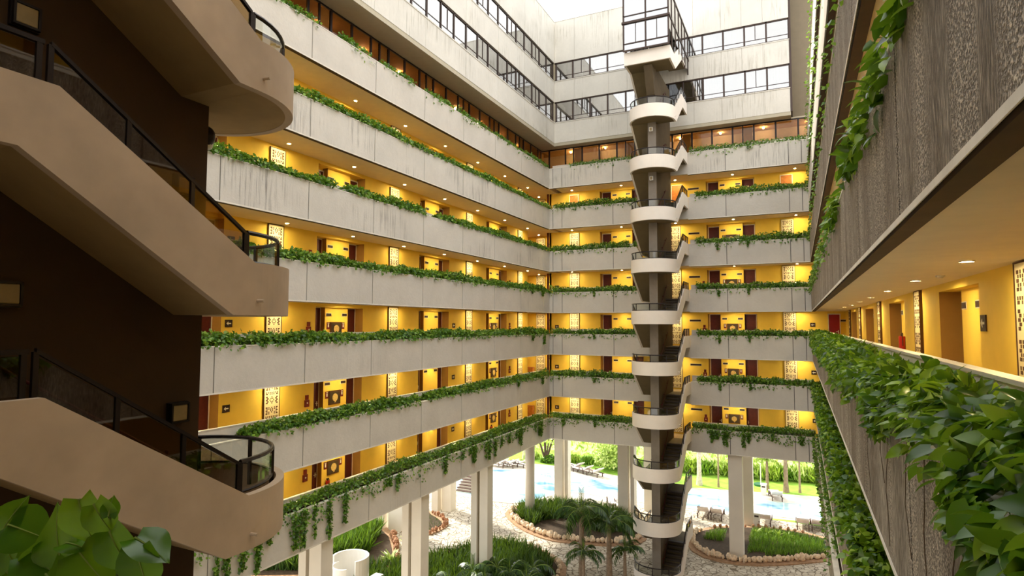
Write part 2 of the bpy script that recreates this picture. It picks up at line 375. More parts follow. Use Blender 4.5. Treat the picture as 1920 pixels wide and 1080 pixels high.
# parapets
for k in range(-3, 4):
    nm = GN[k]
    look = 'streaked' if k in (1, 2) else ('ivy-hung' if k == -3 else 'pale')
    parapet('left', k, [(YN, YB-.0)], f'{look} concrete planter parapet of the {nm} gallery up, left wing', 'conc' if k in (1, 2) else 'conc_clean')
    mt = 'conc' if k == 3 else 'conc_clean'; B = BB[k]; T = B+HP       # the low cut at the staircase belongs to the left piece
    r = parapet('back', k, [(XL, -9.9)], f'{look} concrete parapet of the {nm} gallery up, back wing left of the staircase', mt)
    q = wmb('back'); poly = [(-9.9, B+.05), (-8.04, B+.05), (-8.04, T-.76), (-9.54, T-.76), (-9.9, T)]
    q.prism(poly, 1, 0, .13); o = q.build('stair_opening_cheek', 'conc_clean', r); local(r, o)
    r = parapet('back', k, [(STAIRGAP[1], XR)], f'{look} concrete parapet of the {nm} gallery up, back wing right of the staircase', mt)
    q = wmb('back'); q.box(-7.56, -6.42, 0, .13, B+.05, T-.78); o = q.build('stair_opening_cheek', 'conc_clean', r); local(r, o)
    if k >= -2:
        parapet('right', k, [(YN, YB-.0)], f'coarse brown planter parapet of the {nm} gallery up, right wing', 'render' if k < 2 else 'conc_clean')  # uppermost parapets swap to paler concrete, sunlight carried by the colour
    if k in (-2, -1, 0, 1): parapet('near', k, [(XL, XR)], f'planter parapet of the {nm} gallery up, on the camera side')
parapet('right', -3, [(YN, YB)], 'coarse brown planter parapet of the lowest gallery up, right wing', 'render')

# slabs: floors and ceilings
for k in range(-3, 4):
    B = BB[k]
    for w, s0, s1, dd in (('left', YN, 44.2, 3.8), ('back', XL+.3, 3.6, 3.6), ('right', YN-2, YB+.3, 3.0), ('near', XL, XR, 2.6)):
        if w == 'near' and k not in (-2, -1, 0, 1): continue
        if w == 'left': s1 = 44.2
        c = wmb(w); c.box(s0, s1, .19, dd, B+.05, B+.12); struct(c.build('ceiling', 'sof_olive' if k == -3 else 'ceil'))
        f = wmb(w)
        f.box(s0, s1, .13, dd, B+.12, B+.74); struct(f.build('floor', 'floor'))
    for w, a, b in (('left', YN, YB), ('back', XL, -9.9), ('back', -6.42, XR), ('right', YN, YB)):
        so = wmb(w); so.box(a, b, .13, .62, B+.74, B+HP-.12)
        tag(so.build('planter_soil', 'soil'), f'strip of dark soil in the {GN[k]} gallery planter, {w} wing' + (' right of staircase' if a == -6.42 else ' left of staircase' if w == 'back' else ''), 'soil')

# ---------------------------------------------------------------- inner walls, doors, murals, plates
ALC = {'left': [(11.6, 14.65), (19.2, 22.25), (26.8, 29.85), (34.45, 37.5)], 'back': [(-13.1, -9.95), (-5.55, -2.45)],
       'right': [(4.4, 7.45), (12.0, 15.05), (19.6, 22.65), (27.2, 30.25), (34.8, 37.85)]}
WEND = {'left': (YN-2, 41.1), 'back': (-17.1, 3.4), 'right': (YN-2, 42.5)}
door_n = [0]
def door(w, s0, s1, d, z0, z1, mat='door', side=1, label=None):
    door_n[0] += 1
    q = wmb(w); q.box(s0+.05, s1-.05, d-.045, d+.01, z0, z1-.05); o = q.build(f'door_{door_n[0]}', mat)
    struct(o, label, 'door')
    h = wmb(w); s = s1-.14 if side > 0 else s0+.14
    h.box(s-.02, s+.02, d-.06, d-.045, z0+.92, z0+1.12); h.box(s-.09*side-.03, s+.02, d-.10, d-.075, z0+1.02, z0+1.045); h.box(s-.015, s+.015, d-.10, d-.05, z0+1.02, z0+1.045)
    hh = h.build('door_handle', 'white', o); hh['label'] = 'pale metal door handle'
    fr = wmb(w)
    for a, b in ((s0, s0+.05), (s1-.05, s1)): fr.box(a, b, d-.06, d+.02, z0, z1)
    fr.box(s0, s1, d-.06, d+.02, z1-.05, z1); fr.build('door_frame', 'lip', o)
    return o
# mural: cream board with rows of brown glyphs
GLY = ["...............", ".XX.X..X..X.XX.", "..X.X.X.X.X.X..", ".XX...X.X...XX.", "..X.X..X..X.X..", ".XX.X.....X.XX.", "...............", ".X.X.X.X.X.X.X.", ".XX..X.X.X..XX.", "...............", ".XX....X....XX.", "..XX..X.X..XX..", ".XX..X...X..XX.", "..XX..X.X..XX..", ".XX....X....XX.", "..............."]
def mural_proto():
    r = empty('mural_panel', (0, 0, -60))
    b = MB(); b.box(-.385, -.36, -.01, .055, -.02, 2.17); b.box(.36, .385, -.01, .055, -.02, 2.17); b.box(-.36, .36, -.01, .055, 2.15, 2.17); b.box(-.36, .36, -.01, .055, -.02, 0); b.build('frame', 'motif', r)
    c = MB(); c.box(-.36, .36, 0, .05, 0, 2.15); nb = len(c.f); ch = .0565
    rows = []
    while len(rows) < 37: rows += GLY
    for i, row in enumerate(rows[:37]):
        zz = 2.12-i*ch; j = 0
        while j < len(row):
            if row[j] == 'X':
                e = j
                while e < len(row) and row[e] == 'X': e += 1
                c.box(-.33+j*.044+.001, -.33+e*.044-.001, -.004, 0, zz-ch+.006, zz-.001); j = e
            else: j += 1
    o = c.build('board', 'panel', r); o.data.materials.append(M['motif'])
    for p in o.data.polygons:
        if max(o.data.vertices[v].co.y for v in p.vertices) < .001 and min(o.data.vertices[v].co.y for v in p.vertices) < -.001: p.material_index = 1
    return reg(r)
MUR = mural_proto()
def mural(w, s, z, label):
    p = WT[w][0](s, DW[w]-.055, z)
    rz = {'left': PI/2, 'back': 0, 'right': -PI/2}[w]
    return dup(MUR, p, rz, label, group='patterned mural panels in the galleries')
ROT = {'left': PI/2, 'back': 0, 'right': -PI/2}
for o in (): pass
# prototypes that hang flat on a wall: local x along wall, -y towards the court, z up
def proto(name, parts):
    r = empty(name, (0, 0, -60))
    for nm, mat, boxes in parts:
        q = MB()
        for bx in boxes:
            if len(bx) == 6: q.box(*bx)
            else: q.prism(bx[0], 1, bx[1], bx[2])
        q.build(nm, mat, r)
    return reg(r)
oct_ = lambda cx, cz, r, n=12: [(cx+r*math.cos(2*PI*i/n), cz+r*math.sin(2*PI*i/n)) for i in range(n)]
PLATE = proto('room_plate', [('plate', 'sign', [(-.15, .15, -.02, 0, -.055, .055)]), ('border', 'lip', [(-.17, .17, -.012, 0, -.075, .075)])])
PICT = proto('framed_picture', [('frame', 'motif', [(-.36, .36, -.04, 0, -.30, .30)]), ('canvas', 'pic', [(-.31, .31, -.05, -.03, -.25, .25)]),
                               ('relief', 'gold', [(oct_(0, 0, .17), -.065, -.045), ([(-.03, -.22), (.05, -.2), (.02, -.1)], -.07, -.045)])])
FSIGN = proto('fire_sign', [('board', 'maroon', [(-.085, .085, -.02, 0, -.15, .15)]), ('symbol', 'white', [(-.035, .035, -.026, -.019, -.07, .07), (-.05, .05, -.026, -.019, .09, .12)])])
FALARM = proto('fire_alarm_panel', [('board', 'maroon', [(-.12, .12, -.05, 0, -.16, .12), (-.075, .075, -.05, 0, .13, .32)]), ('button', 'white', [(oct_(0, 0, .035), -.06, -.045)])])
EXSIGN = proto('exit_sign', [('board', 'sign', [(-.15, .15, -.02, 0, -.13, .13)]), ('arrow', 'white', [([(-.10, 0), (-.02, -.07), (-.02, -.02), (.09, -.02), (.09, .02), (-.02, .02), (-.02, .07)], -.026, -.019)])])
SLOT = proto('vent_slot', [('slot', 'sign', [(-.36, .36, -.02, 0, -.06, .06)]), ('border', 'lip', [(-.38, .38, -.012, 0, -.075, .075)])])
EXT = empty('fire_extinguisher', (0, 0, -60))
q = MB(); q.disc((0, -.1), .085, 0, .48, 14); q.build('cylinder', 'red', EXT, smooth=False)
q = MB(); q.disc((0, -.1), .035, .48, .56, 10); q.box(-.08, .06, -.12, -.08, .54, .58); q.tube([(.05, -.1, .54), (.11, -.1, .48), (.12, -.1, .2)], .012, 6); q.build('hose', 'sign', EXT)
q = MB(); q.box(-.05, .05, -.02, 0, .1, .4); q.build('bracket', 'sign', EXT); reg(EXT)
def hang(P, w, s, d, z, label, group): return dup(P, WT[w][0](s, d-.001, z), ROT[w], label, group=group)

def wallfloor(w, k):
    """one floor of the inner wall with door alcoves"""
    z0 = BB[k]+.74; z1 = BB[k+1]+.06; D = DW[w]; m = wmb(w); a0, a1 = WEND[w]; cur = a0
    al = ALC[w]
    for (s, e) in al:
        m.box(cur, s, D, D+.62, z0, z1); m.box(s, e, D+.5, D+.62, z0, z1); m.box(s+.8, e-.8, D+.22, D+.5, z0, z1); m.box(s, e, D, D+.5, z1-.16, z1); cur = e
    m.box(cur, a1, D, D+.62, z0, z1)
    if w == 'left':                                    # lobby recess in the far corner
        m.box(41.1, 44.0, D+1.7, D+1.9, z0, z1); m.box(40.9, 41.1, D+.62, D+1.9, z0, z1)
    if w == 'back':
        m.box(-20.2, -17.1, 3.5, 3.7, z0, z1); m.box(-17.1, -16.95, 2.0, 3.6, z0, z1)
    rv = wmb(w)
    for (s, e) in al:
        rv.box(e-.012, e, D+.004, D+.5, z0, z1-.16); rv.box(s, s+.012, D+.004, D+.5, z0, z1-.16)
        rv.box(s+.788, s+.80, D+.22, D+.5, z0, z1-.16); rv.box(e-.80, e-.788, D+.22, D+.5, z0, z1-.16)
    wo_ = struct(m.build('wall_'+w, 'yellow')); rv.build('alcove_reveal', 'reveal', wo_); return wo_
C_DOOR = 0
for k in range(-3, 3):
    zf = BB[k]+.74; zc = BB[k+1]+.06; g = GN[k]; wallfloor('left', k); wallfloor('back', k)
    if k in (-1, 0, 1): wallfloor('right', k)
    # left wing
    for i, (s, e) in enumerate(ALC['left']):
        D = DW['left']; o_ = ['nearest', 'second', 'third', 'farthest'][i]
        if i: door('left', s, s+.8, D+.5, zf, zf+2.17, label=f'near-side dark red door of the {o_} alcove, {g} gallery, left wing')
        door('left', e-.8, e, D+.5, zf, zf+2.17, side=-1, label=f'far-side dark red door of the {o_} alcove, {g} gallery, left wing')
        if i:
            c = (s+e)/2
            for sg in (-1, 1): hang(PLATE, 'left', c+sg*.5, D+.22, zf+1.84, f'{["near","far"][sg>0]} room number plate in the {o_} door alcove, {g} gallery, left wing', 'room number plates')
            if i in (1, 3):
                hang(PICT, 'left', c-.05, D+.22, zf+1.22, f'framed picture with gold relief, {o_} door alcove, {g} gallery, left wing', 'framed pictures between doors')
                for sg in (-1, 1): hang(FSIGN, 'left', c-.05+sg*.47, D+.22, zf+1.36, f'{["near","far"][sg>0]} red fire sign beside the picture, {o_} alcove, {g} gallery, left wing', 'red fire signs')
                if k in (-3, -2, -1): hang(EXT, 'left', c-.45, D+.22, zf+.25, f'red fire extinguisher in the {o_} alcove, {g} gallery, left wing', 'fire extinguishers')
    for i, s in enumerate((16.95, 24.5, 32.15, 39.65)):
        mural('left', s, zf+.12, f'cream mural board with brown glyphs, {ordn(i)} from the staircase end, {g} gallery, left wing')
    hang(EXSIGN, 'left', 14.95, DW['left'], zf+1.45, f'small dark arrow sign by the staircase end, {g} gallery, left wing', 'arrow signs')
    hang(EXSIGN, 'left', 30.4, DW['left'], zf+1.35, f'small dark arrow sign between murals, {g} gallery, left wing', 'arrow signs')
    hang(FALARM, 'left', 18.8, DW['left'], zf+1.2, f'red fire alarm board before the second alcove, {g} gallery, left wing', 'fire alarm boards')
    hang(FALARM, 'left', 37.95, DW['left'], zf+1.2, f'red fire alarm board by the farthest alcove, {g} gallery, left wing', 'fire alarm boards')
    # back wing
    for i, (s, e) in enumerate(ALC['back']):
        D = 2.0; o_ = ['left of staircase', 'right of staircase'][i]
        door('back', s+.05, s+.85, D+.5, zf, zf+2.17, label=f'left-hand dark red door in the alcove {o_}, {g} gallery, back wing')
        door('back', e-.85, e-.05, D+.5, zf, zf+2.17, side=-1, label=f'right-hand dark red door in the alcove {o_}, {g} gallery, back wing')
        c = (s+e)/2
        for sg in (-1, 1): hang(PLATE, 'back', c+sg*.5, D+.22, zf+1.84, f'{["left","right"][sg>0]} room plate in the alcove {o_}, {g} gallery, back wing', 'room number plates')
        if i:
            hang(PICT, 'back', c, D+.22, zf+1.22, f'framed picture with gold relief between doors, {g} gallery, back wing', 'framed pictures between doors')
            for sg in (-1, 1): hang(FSIGN, 'back', c+sg*.47, D+.22, zf+1.36, f'red fire sign {["left","right"][sg>0]} of the picture, {g} gallery, back wing', 'red fire signs')
            if k in (-3, -2): hang(EXT, 'back', c-.45, D+.22, zf+.2, f'red fire extinguisher beneath the picture, {g} gallery, back wing', 'fire extinguishers')
    if k < 2:
        for s, t in ((-15.08, 'left of the staircase'), (-7.65, 'behind the staircase'), (-.52, 'near the right corner')):
            mural('back', s, zf+.12, f'cream mural board with brown glyphs {t}, {g} gallery, back wing')
    else:
        for s, t in ((-15.08, 'far left'), (-7.5, 'behind the staircase'), (-.52, 'far right')):
            door('back', s-.38, s+.38, 1.99, zf, zf+2.1, 'door_or', label=f'orange timber door {t}, sixth gallery, back wing')
    hang(EXSIGN, 'back', -16.5, 2.0, zf+1.25, f'small dark arrow sign in the left corner, {g} gallery, back wing', 'arrow signs')
    hang(EXSIGN, 'back', .80, 2.0, zf+1.45, f'small dark arrow sign near the right corner, {g} gallery, back wing', 'arrow signs')
    hang(SLOT, 'back', -6.38, 2.0, zf+1.72, f'long dark vent slot right of the staircase, {g} gallery, back wing', 'vent slots')
    hang(FALARM, 'back', -5.78, 2.0, zf+1.1, f'red fire alarm board right of the staircase, {g} gallery, back wing', 'fire alarm boards')
    # corner lobby
    q = wmb('back'); q.box(-17.28, -17.12, 1.9, 1.98, zf, zc); tag(q.build('door_jamb', 'door'), f'dark red jamb at the left corner lobby, {g} gallery', 'door jamb')
    r = empty('side_cabinet', (-19.35, 43.95, zf), f'orange wooden cabinet in the left corner lobby, {g} gallery', 'cabinet')
    q = MB(); q.box(-.38, .38, -.4, 0, 0, 1.05); q.build('body', 'door_or', r)
    q = MB(); q.box(-.36, -.01, -.42, -.4, .05, 1.0); q.build('door', 'door_or', r); q = MB(); q.box(.01, .36, -.42, -.4, .05, 1.0); q.build('door', 'door_or', r)
    p = dup(MUR, (-18.45, 43.94, zf+.12), 0, f'cream mural board in the left corner lobby, {g} gallery', group='patterned mural panels in the galleries')
    dup(PLATE, (-17.72, 43.995, zf+1.75), 0, f'dark plate in the left corner lobby, {g} gallery', group='room number plates')
# right wing, the gallery at eye level
k = -1; zf = BB[-1]+.74
for i, (s, e) in enumerate(ALC['right'][1:]):
    D = DW['right']; c = (s+e)/2
    o_ = ['nearest', 'second', 'third', 'farthest'][i]
    door('right', s, s+.8, D+.5, zf, zf+2.17, label=f'near-side dark red door of the {o_} alcove, eye-level gallery, right wing')
    door('right', e-.8, e, D+.5, zf, zf+2.17, side=-1, label=f'far-side dark red door of the {o_} alcove, eye-level gallery, right wing')
    for sg in (-1, 1): hang(PLATE, 'right', c+sg*.5, D+.22, zf+1.84, f'{["near","far"][sg>0]} room number plate in the {o_} alcove, eye-level gallery, right wing', 'room number plates')
    if i == 1: hang(EXT, 'right', c, D+.22, zf+.65, 'red fire extinguisher in the second alcove, eye-level gallery, right wing', 'fire extinguishers')
for i, s in enumerate((9.62, 17.3, 25.0, 32.6, 38.8)):
    mural('right', s, zf+.12, f'thick cream mural board with brown glyphs, {ordn(i)} from the near end, right wing')
hang(EXSIGN, 'right', 11.75, DW['right'], zf+1.5, 'small arrow sign beside the nearest mural, right wing', 'arrow signs')
M['door_red'] = plain('bright_red_timber', (.30, .006, .018), .45)
door('back', 1.65, 2.35, 2.0, zf, zf+2.15, 'door_red', label='bright red door closing the far end of the right gallery')
hang(PLATE, 'back', 2.5, 2.0, zf+1.72, 'small plate beside the bright red end door, right gallery', 'room number plates')

r = empty('smoke_detector', (XR+1.45, 12.2, BB[0]+.05), 'small round smoke detector on the ceiling of the eye-level right gallery', 'smoke detector')
q = MB(); q.disc((0, 0), .07, -.02, 0, 16); q.build('base', 'white', r); q = MB(); q.disc((0, 0), .04, -.045, -.02, 12); q.build('sensor', 'lip', r)
# near wing inner wall (behind the camera)
for k in (-2, -1, 0, 1):
    q = wmb('near'); q.box(XL, XR+2, 2.2, 2.4, BB[k]+.74, BB[k+1]+.06); struct(q.build('wall_near', 'yellow'))

# downlights
DL = empty('downlight', (0, 0, -60)); q = MB()
q.add([(r*math.cos(2*PI*i/16), r*math.sin(2*PI*i/16), z) for r, z in ((.055, -.012), (.085, -.02), (.09, 0)) for i in range(16)],
      [(j*16+i, j*16+(i+1) % 16, (j+1)*16+(i+1) % 16, (j+1)*16+i) for j in range(2) for i in range(16)]); q.build('trim_ring', 'lip', DL)
q = MB(); q.disc((0, 0), .055, -.014, -.008, 16); q.build('lens', 'lens', DL); reg(DL)
for k in range(-3, 3):
    zc = BB[k+1]+.05
    for i in range(8):
        dup(DL, WT['left'][0](13.15+3.79*i, 1.38, zc), 0, f'round ceiling downlight, {GN[k]} gallery of the left wing, {ordn(i)} from the staircase end', group='gallery downlights')
    for i, s in enumerate((-15.05, -11.3, -3.75, .0)):
        dup(DL, WT['back'][0](s, 1.35, zc), 0, f'round ceiling downlight, {GN[k]} gallery of the back wing, {ordn(i)} from the left', group='gallery downlights')
    dup(DL, (-7.5, YB+1.35, zc), 0, f'round ceiling downlight behind the staircase, {GN[k]} gallery of the back wing', group='gallery downlights')
    dup(DL, (-18.2, 43.0, zc), 0, f'round ceiling downlight in the left corner lobby, {GN[k]} gallery', group='gallery downlights')
for kk in (-1, 0):
    for i in range(9):
        dup(DL, WT['right'][0](5.7+3.8*i, 1.26, BB[kk+1]+.05), 0, f'round ceiling downlight, {"eye-level" if kk == -1 else "fourth"} gallery of the right wing, {ordn(i)} from the near end', group='gallery downlights')

# ---------------------------------------------------------------- seventh level: glazed corridor
Z3 = BB[3]+.74; ZS = 13.33
def glazed(w, s0, s1, d, step, off, label):
    r = empty('window_1' if w == 'left' else 'window_2', WT[w][0]((s0+s1)/2, d, Z3)); r['kind'] = 'structure'; tag(r, label, 'window')
    fr = wmb(w); gl = wmb(w); fr.box(s0, s1, d-.03, d+.03, ZS-.08, ZS); fr.box(s0, s1, d-.05, d+.05, Z3+.55, Z3+.65)
    gl.box(s0, s1, d-.006, d+.006, Z3+.6, ZS-.1)
    lo = wmb(w); lo.box(s0, s1, d-.02, d+.02, Z3, Z3+.58)
    s = s0+off; i = 0; am = wmb(w)
    while s < s1:
        fr.box(s-.055, s+.055, d-.04, d+.04, Z3, ZS)
        if i % 3 == 1:
            fr.box(s+step*.48-.04, s+step*.48+.04, d-.04, d+.04, Z3, ZS); am.box(s+step*.53, s+step*.93, d+.03, d+.06, Z3+.6, ZS-.15)
        s += step; i += 1
    obs = [fr.build('window_frame', 'black', r), gl.build('pane', 'glass_g', r), lo.build('sill_panel', 'cream', r), am.build('blind', 'corr', r)]
    local(r, *obs)
glazed('left', YN, 42.3, 1.35, 1.32, .06, 'long dark framed glazing of the seventh level, left wing')
glazed('back', XL-1.35, 2.6, 1.80, 1.33, .62, 'long dark framed glazing of the seventh level, back wing')
q = wmb('left'); q.box(YN, 44, 3.7, 3.9, Z3, ZS+.1); struct(q.build('wall_left', 'corr'))
q = wmb('back'); q.box(-20, 3.6, 3.5, 3.7, Z3, ZS+.1); struct(q.build('wall_back', 'cream'))
M['corr_dk'] = plain('brown_corridor', (.42, .27, .12), .8, var=.1)
M['corr_lt'] = plain('cream_corridor', (.90, .86, .76), .8, var=.05)
for w, a, b, d0 in (('left', YN, 44, 1.40), ('back', XL-1.3, 3.6, 1.86)):
    q = wmb(w); q.box(a, b, d0, 3.7, ZS-.03, ZS); struct(q.build('ceiling', 'corr' if w == 'back' else 'corr_dk'))
    q = wmb(w); q.box(a, b, d0, 3.7, Z3, Z3+.02); struct(q.build('floor', 'cream'))
LB = empty('corridor_lamp', (0, 0, -60)); q = MB(); q.ball((0, 0, -.05), .06, 10, 6); q.build('lens', 'lens2', LB); reg(LB)
for i in range(12):
    dup(LB, WT['left'][0](8+2.9*i, 2.5, ZS-.05), 0, f'warm corridor lamp behind the seventh level glazing, left wing, {ordn(i)} from the near end', group='corridor lamps').update_tag()
for i in range(7):
    dup(LB, WT['back'][0](-15.6+2.75*i, 2.7, ZS-.05), 0, f'warm corridor lamp behind the seventh level glazing, back wing, {ordn(i)} from the left', group='corridor lamps')
for o in COL.objects:
    if o.name.startswith('corridor_lamp') and not o.parent: o['category'] = 'lamp'

# ---------------------------------------------------------------- upper storeys with window bands
UY = 41.5; UX1 = -.14
def upper():
    zs = [(13.57, 15.15), (16.72, 18.33), (19.75, 22.95)]
    for (a, b) in zs:                                           # left
        m = MB(); js = [12.3+3.96*i-.0 for i in range(8)]; e = [YN]+[j for j in js if j < 41.3]+[UY]
        for i in range(len(e)-1): m.box(XL-.03, XL, e[i]+.01, e[i+1]-.01, a, b)
        m.box(XL-.2, XL-.03, YN, UY, a, b); m.box(XL-.03, XL+.03, YN, UY+0, b-.06 if b < 22 else b-.02, b)
        struct(m.build('wall_left', 'conc_up'))
        m = MB(); e = [XL, -14.7, -12.07, -10.7, -6.1, -4.3, -3.0, -1.7, UX1]
        for i in range(len(e)-1): m.box(e[i]+.01, e[i+1]-.01, UY, UY+.03, a, b)
        m.box(XL, UX1, UY+.03, UY+.2, a, b); m.box(XL, UX1, UY-.03, UY, b-.06 if b < 22 else b-.02, b)
        struct(m.build('wall_back', 'conc_up'))
    m = MB(); m.box(XL-6, XL-.02, YN, UY+6, 13.34, 13.57); struct(m.build('ceiling', 'soffit_hi'))
    m = MB(); m.box(XL-.02, UX1, UY+.02, UY+6, 13.34, 13.57); m.box(UX1, 5, UY+1.0, UY+6, 13.34, 13.5); struct(m.build('ceiling', 'soffit_hi'))
    m = MB(); m.box(UX1-.02, UX1, UY, UY+1.4, 13.57, 22.95); m.box(UX1, UX1+.10, UY-.02, UY+1.4, 13.57, 22.95); struct(m.build('trim_1', 'frame_brown'))
    m = MB(); m.box(UX1, 6, UY+1.4, UY+1.6, 13.34, 24); struct(m.build('wall_back', 'wall_shade'))
    m = MB(); m.box(XL-6, XL-.2, YN, UY+6, 22.6, 22.9); m.box(XL-.2, UX1, UY+.2, UY+6, 22.6, 22.9); struct(m.build('ceiling', 'cream'))
    # two window bands on each side
    wi = 3
    for (b, t) in ((15.15, 16.72), (18.33, 19.75)):
        for w in ('left', 'back'):
            T = (lambda s, d, z: (XL-d, s, z)) if w == 'left' else (lambda s, d, z: (s, UY+d, z))
            s0, s1 = (YN, UY) if w == 'left' else (XL, UX1)
            r = empty(f'window_{wi}', T((s0+s1)/2, .1, b)); r['kind'] = 'structure'
            tag(r, f'{"lower" if b < 16 else "upper"} dark framed window band on the top storeys, {w} wing', 'window')
            fr = MB(T); cu = MB(T)
            fr.box(s0, s1, .05, .15, b, b+.07); fr.box(s0, s1, .05, .15, t-.08, t)
            st = 1.31; s = (41.4-1.31*31) if w == 'left' else s0+.12; i = 0
            edges = []
            while s < s1: edges.append(s); s += st if w == 'left' else 1.335
            for i, s in enumerate(edges):
                fr.box(s-(.04 if w == 'left' else .055), s+(.04 if w == 'left' else .055), .05, .15, b, t); nx = edges[i+1] if i+1 < len(edges) else s1
                if (i % 3 == 1): fr.box((s+nx)/2-.022, (s+nx)/2+.022, .075, .14, b+.35, t)
                fr.box(s, nx, .08, .13, b+.34, b+.375)
                p = MB(T); p.box(s+.05, nx-.05, .10, .108, b+.05, t-.05); po = p.build('pane', 'glass_up', r); local(r, po)
                if (w == 'left' and s < 8): continue
                if rnd.random() < .8:
                    a, c = s+.08, nx-.08
                    if rnd.random() < .3: c = a+(c-a)*.55
                    n_ = 14; pts = [(a+(c-a)*j/n_, .32+.035*(j % 2)) for j in range(n_+1)]
                    cu.add([(x, y, z) for x, y in pts for z in (b+.05, t-.03)], [(2*j, 2*j+2, 2*j+3, 2*j+1) for j in range(n_)])
            local(r, fr.build('window_frame', 'frame_brown', r), cu.build('curtain', 'curtain', r))
            rm = MB(T); rm.box(s0, s1, 2.4, 2.5, b-.8, t+.4); struct(rm.build('wall_'+w, 'room'))
            rm = MB(T); rm.box(s0, s1, .2, 2.5, b-.9, b-.8); struct(rm.build('floor', 'room'))
            rm = MB(T); rm.box(s0, s1, .2, 2.5, t+.4, t+.5); struct(rm.build('ceiling', 'room'))
            wi += 1
M['soffit_hi'] = plain('grey_olive_soffit', (.50, .45, .34), .85, var=.05)
M['wall_shade'] = plain('shaded_side_wall', (.23, .185, .12), .85, var=.05)  # wall standing in shade, the shade put into its base colour
upper()
# right wing: mass above and behind (roof edge and outer wall)
q = MB(); q.box(XR+2.6, XR+2.9, YN-3, 42.6, -14.6, 13.2); struct(q.build('wall_right', 'yellow_dk'))
q = MB(); q.box(-22.3, -22.1, YN, 44, -8, 23); struct(q.build('wall_left', 'cream'))
q = MB(); q.box(-22, 4, 46.9, 47.1, -8, 23); struct(q.build('wall_back', 'cream'))
q = MB(); q.box(XL-.0, XR, -3.2, -3, -8, 14); struct(q.build('wall_near', 'cream'))
q = MB(); q.box(-22, XL-2.62, YN, 44, -8.3, -8.15); q.box(-22, 4, YB+3, 46.9, -8.3, -8.15); struct(q.build('ceiling', 'sof_olive'))

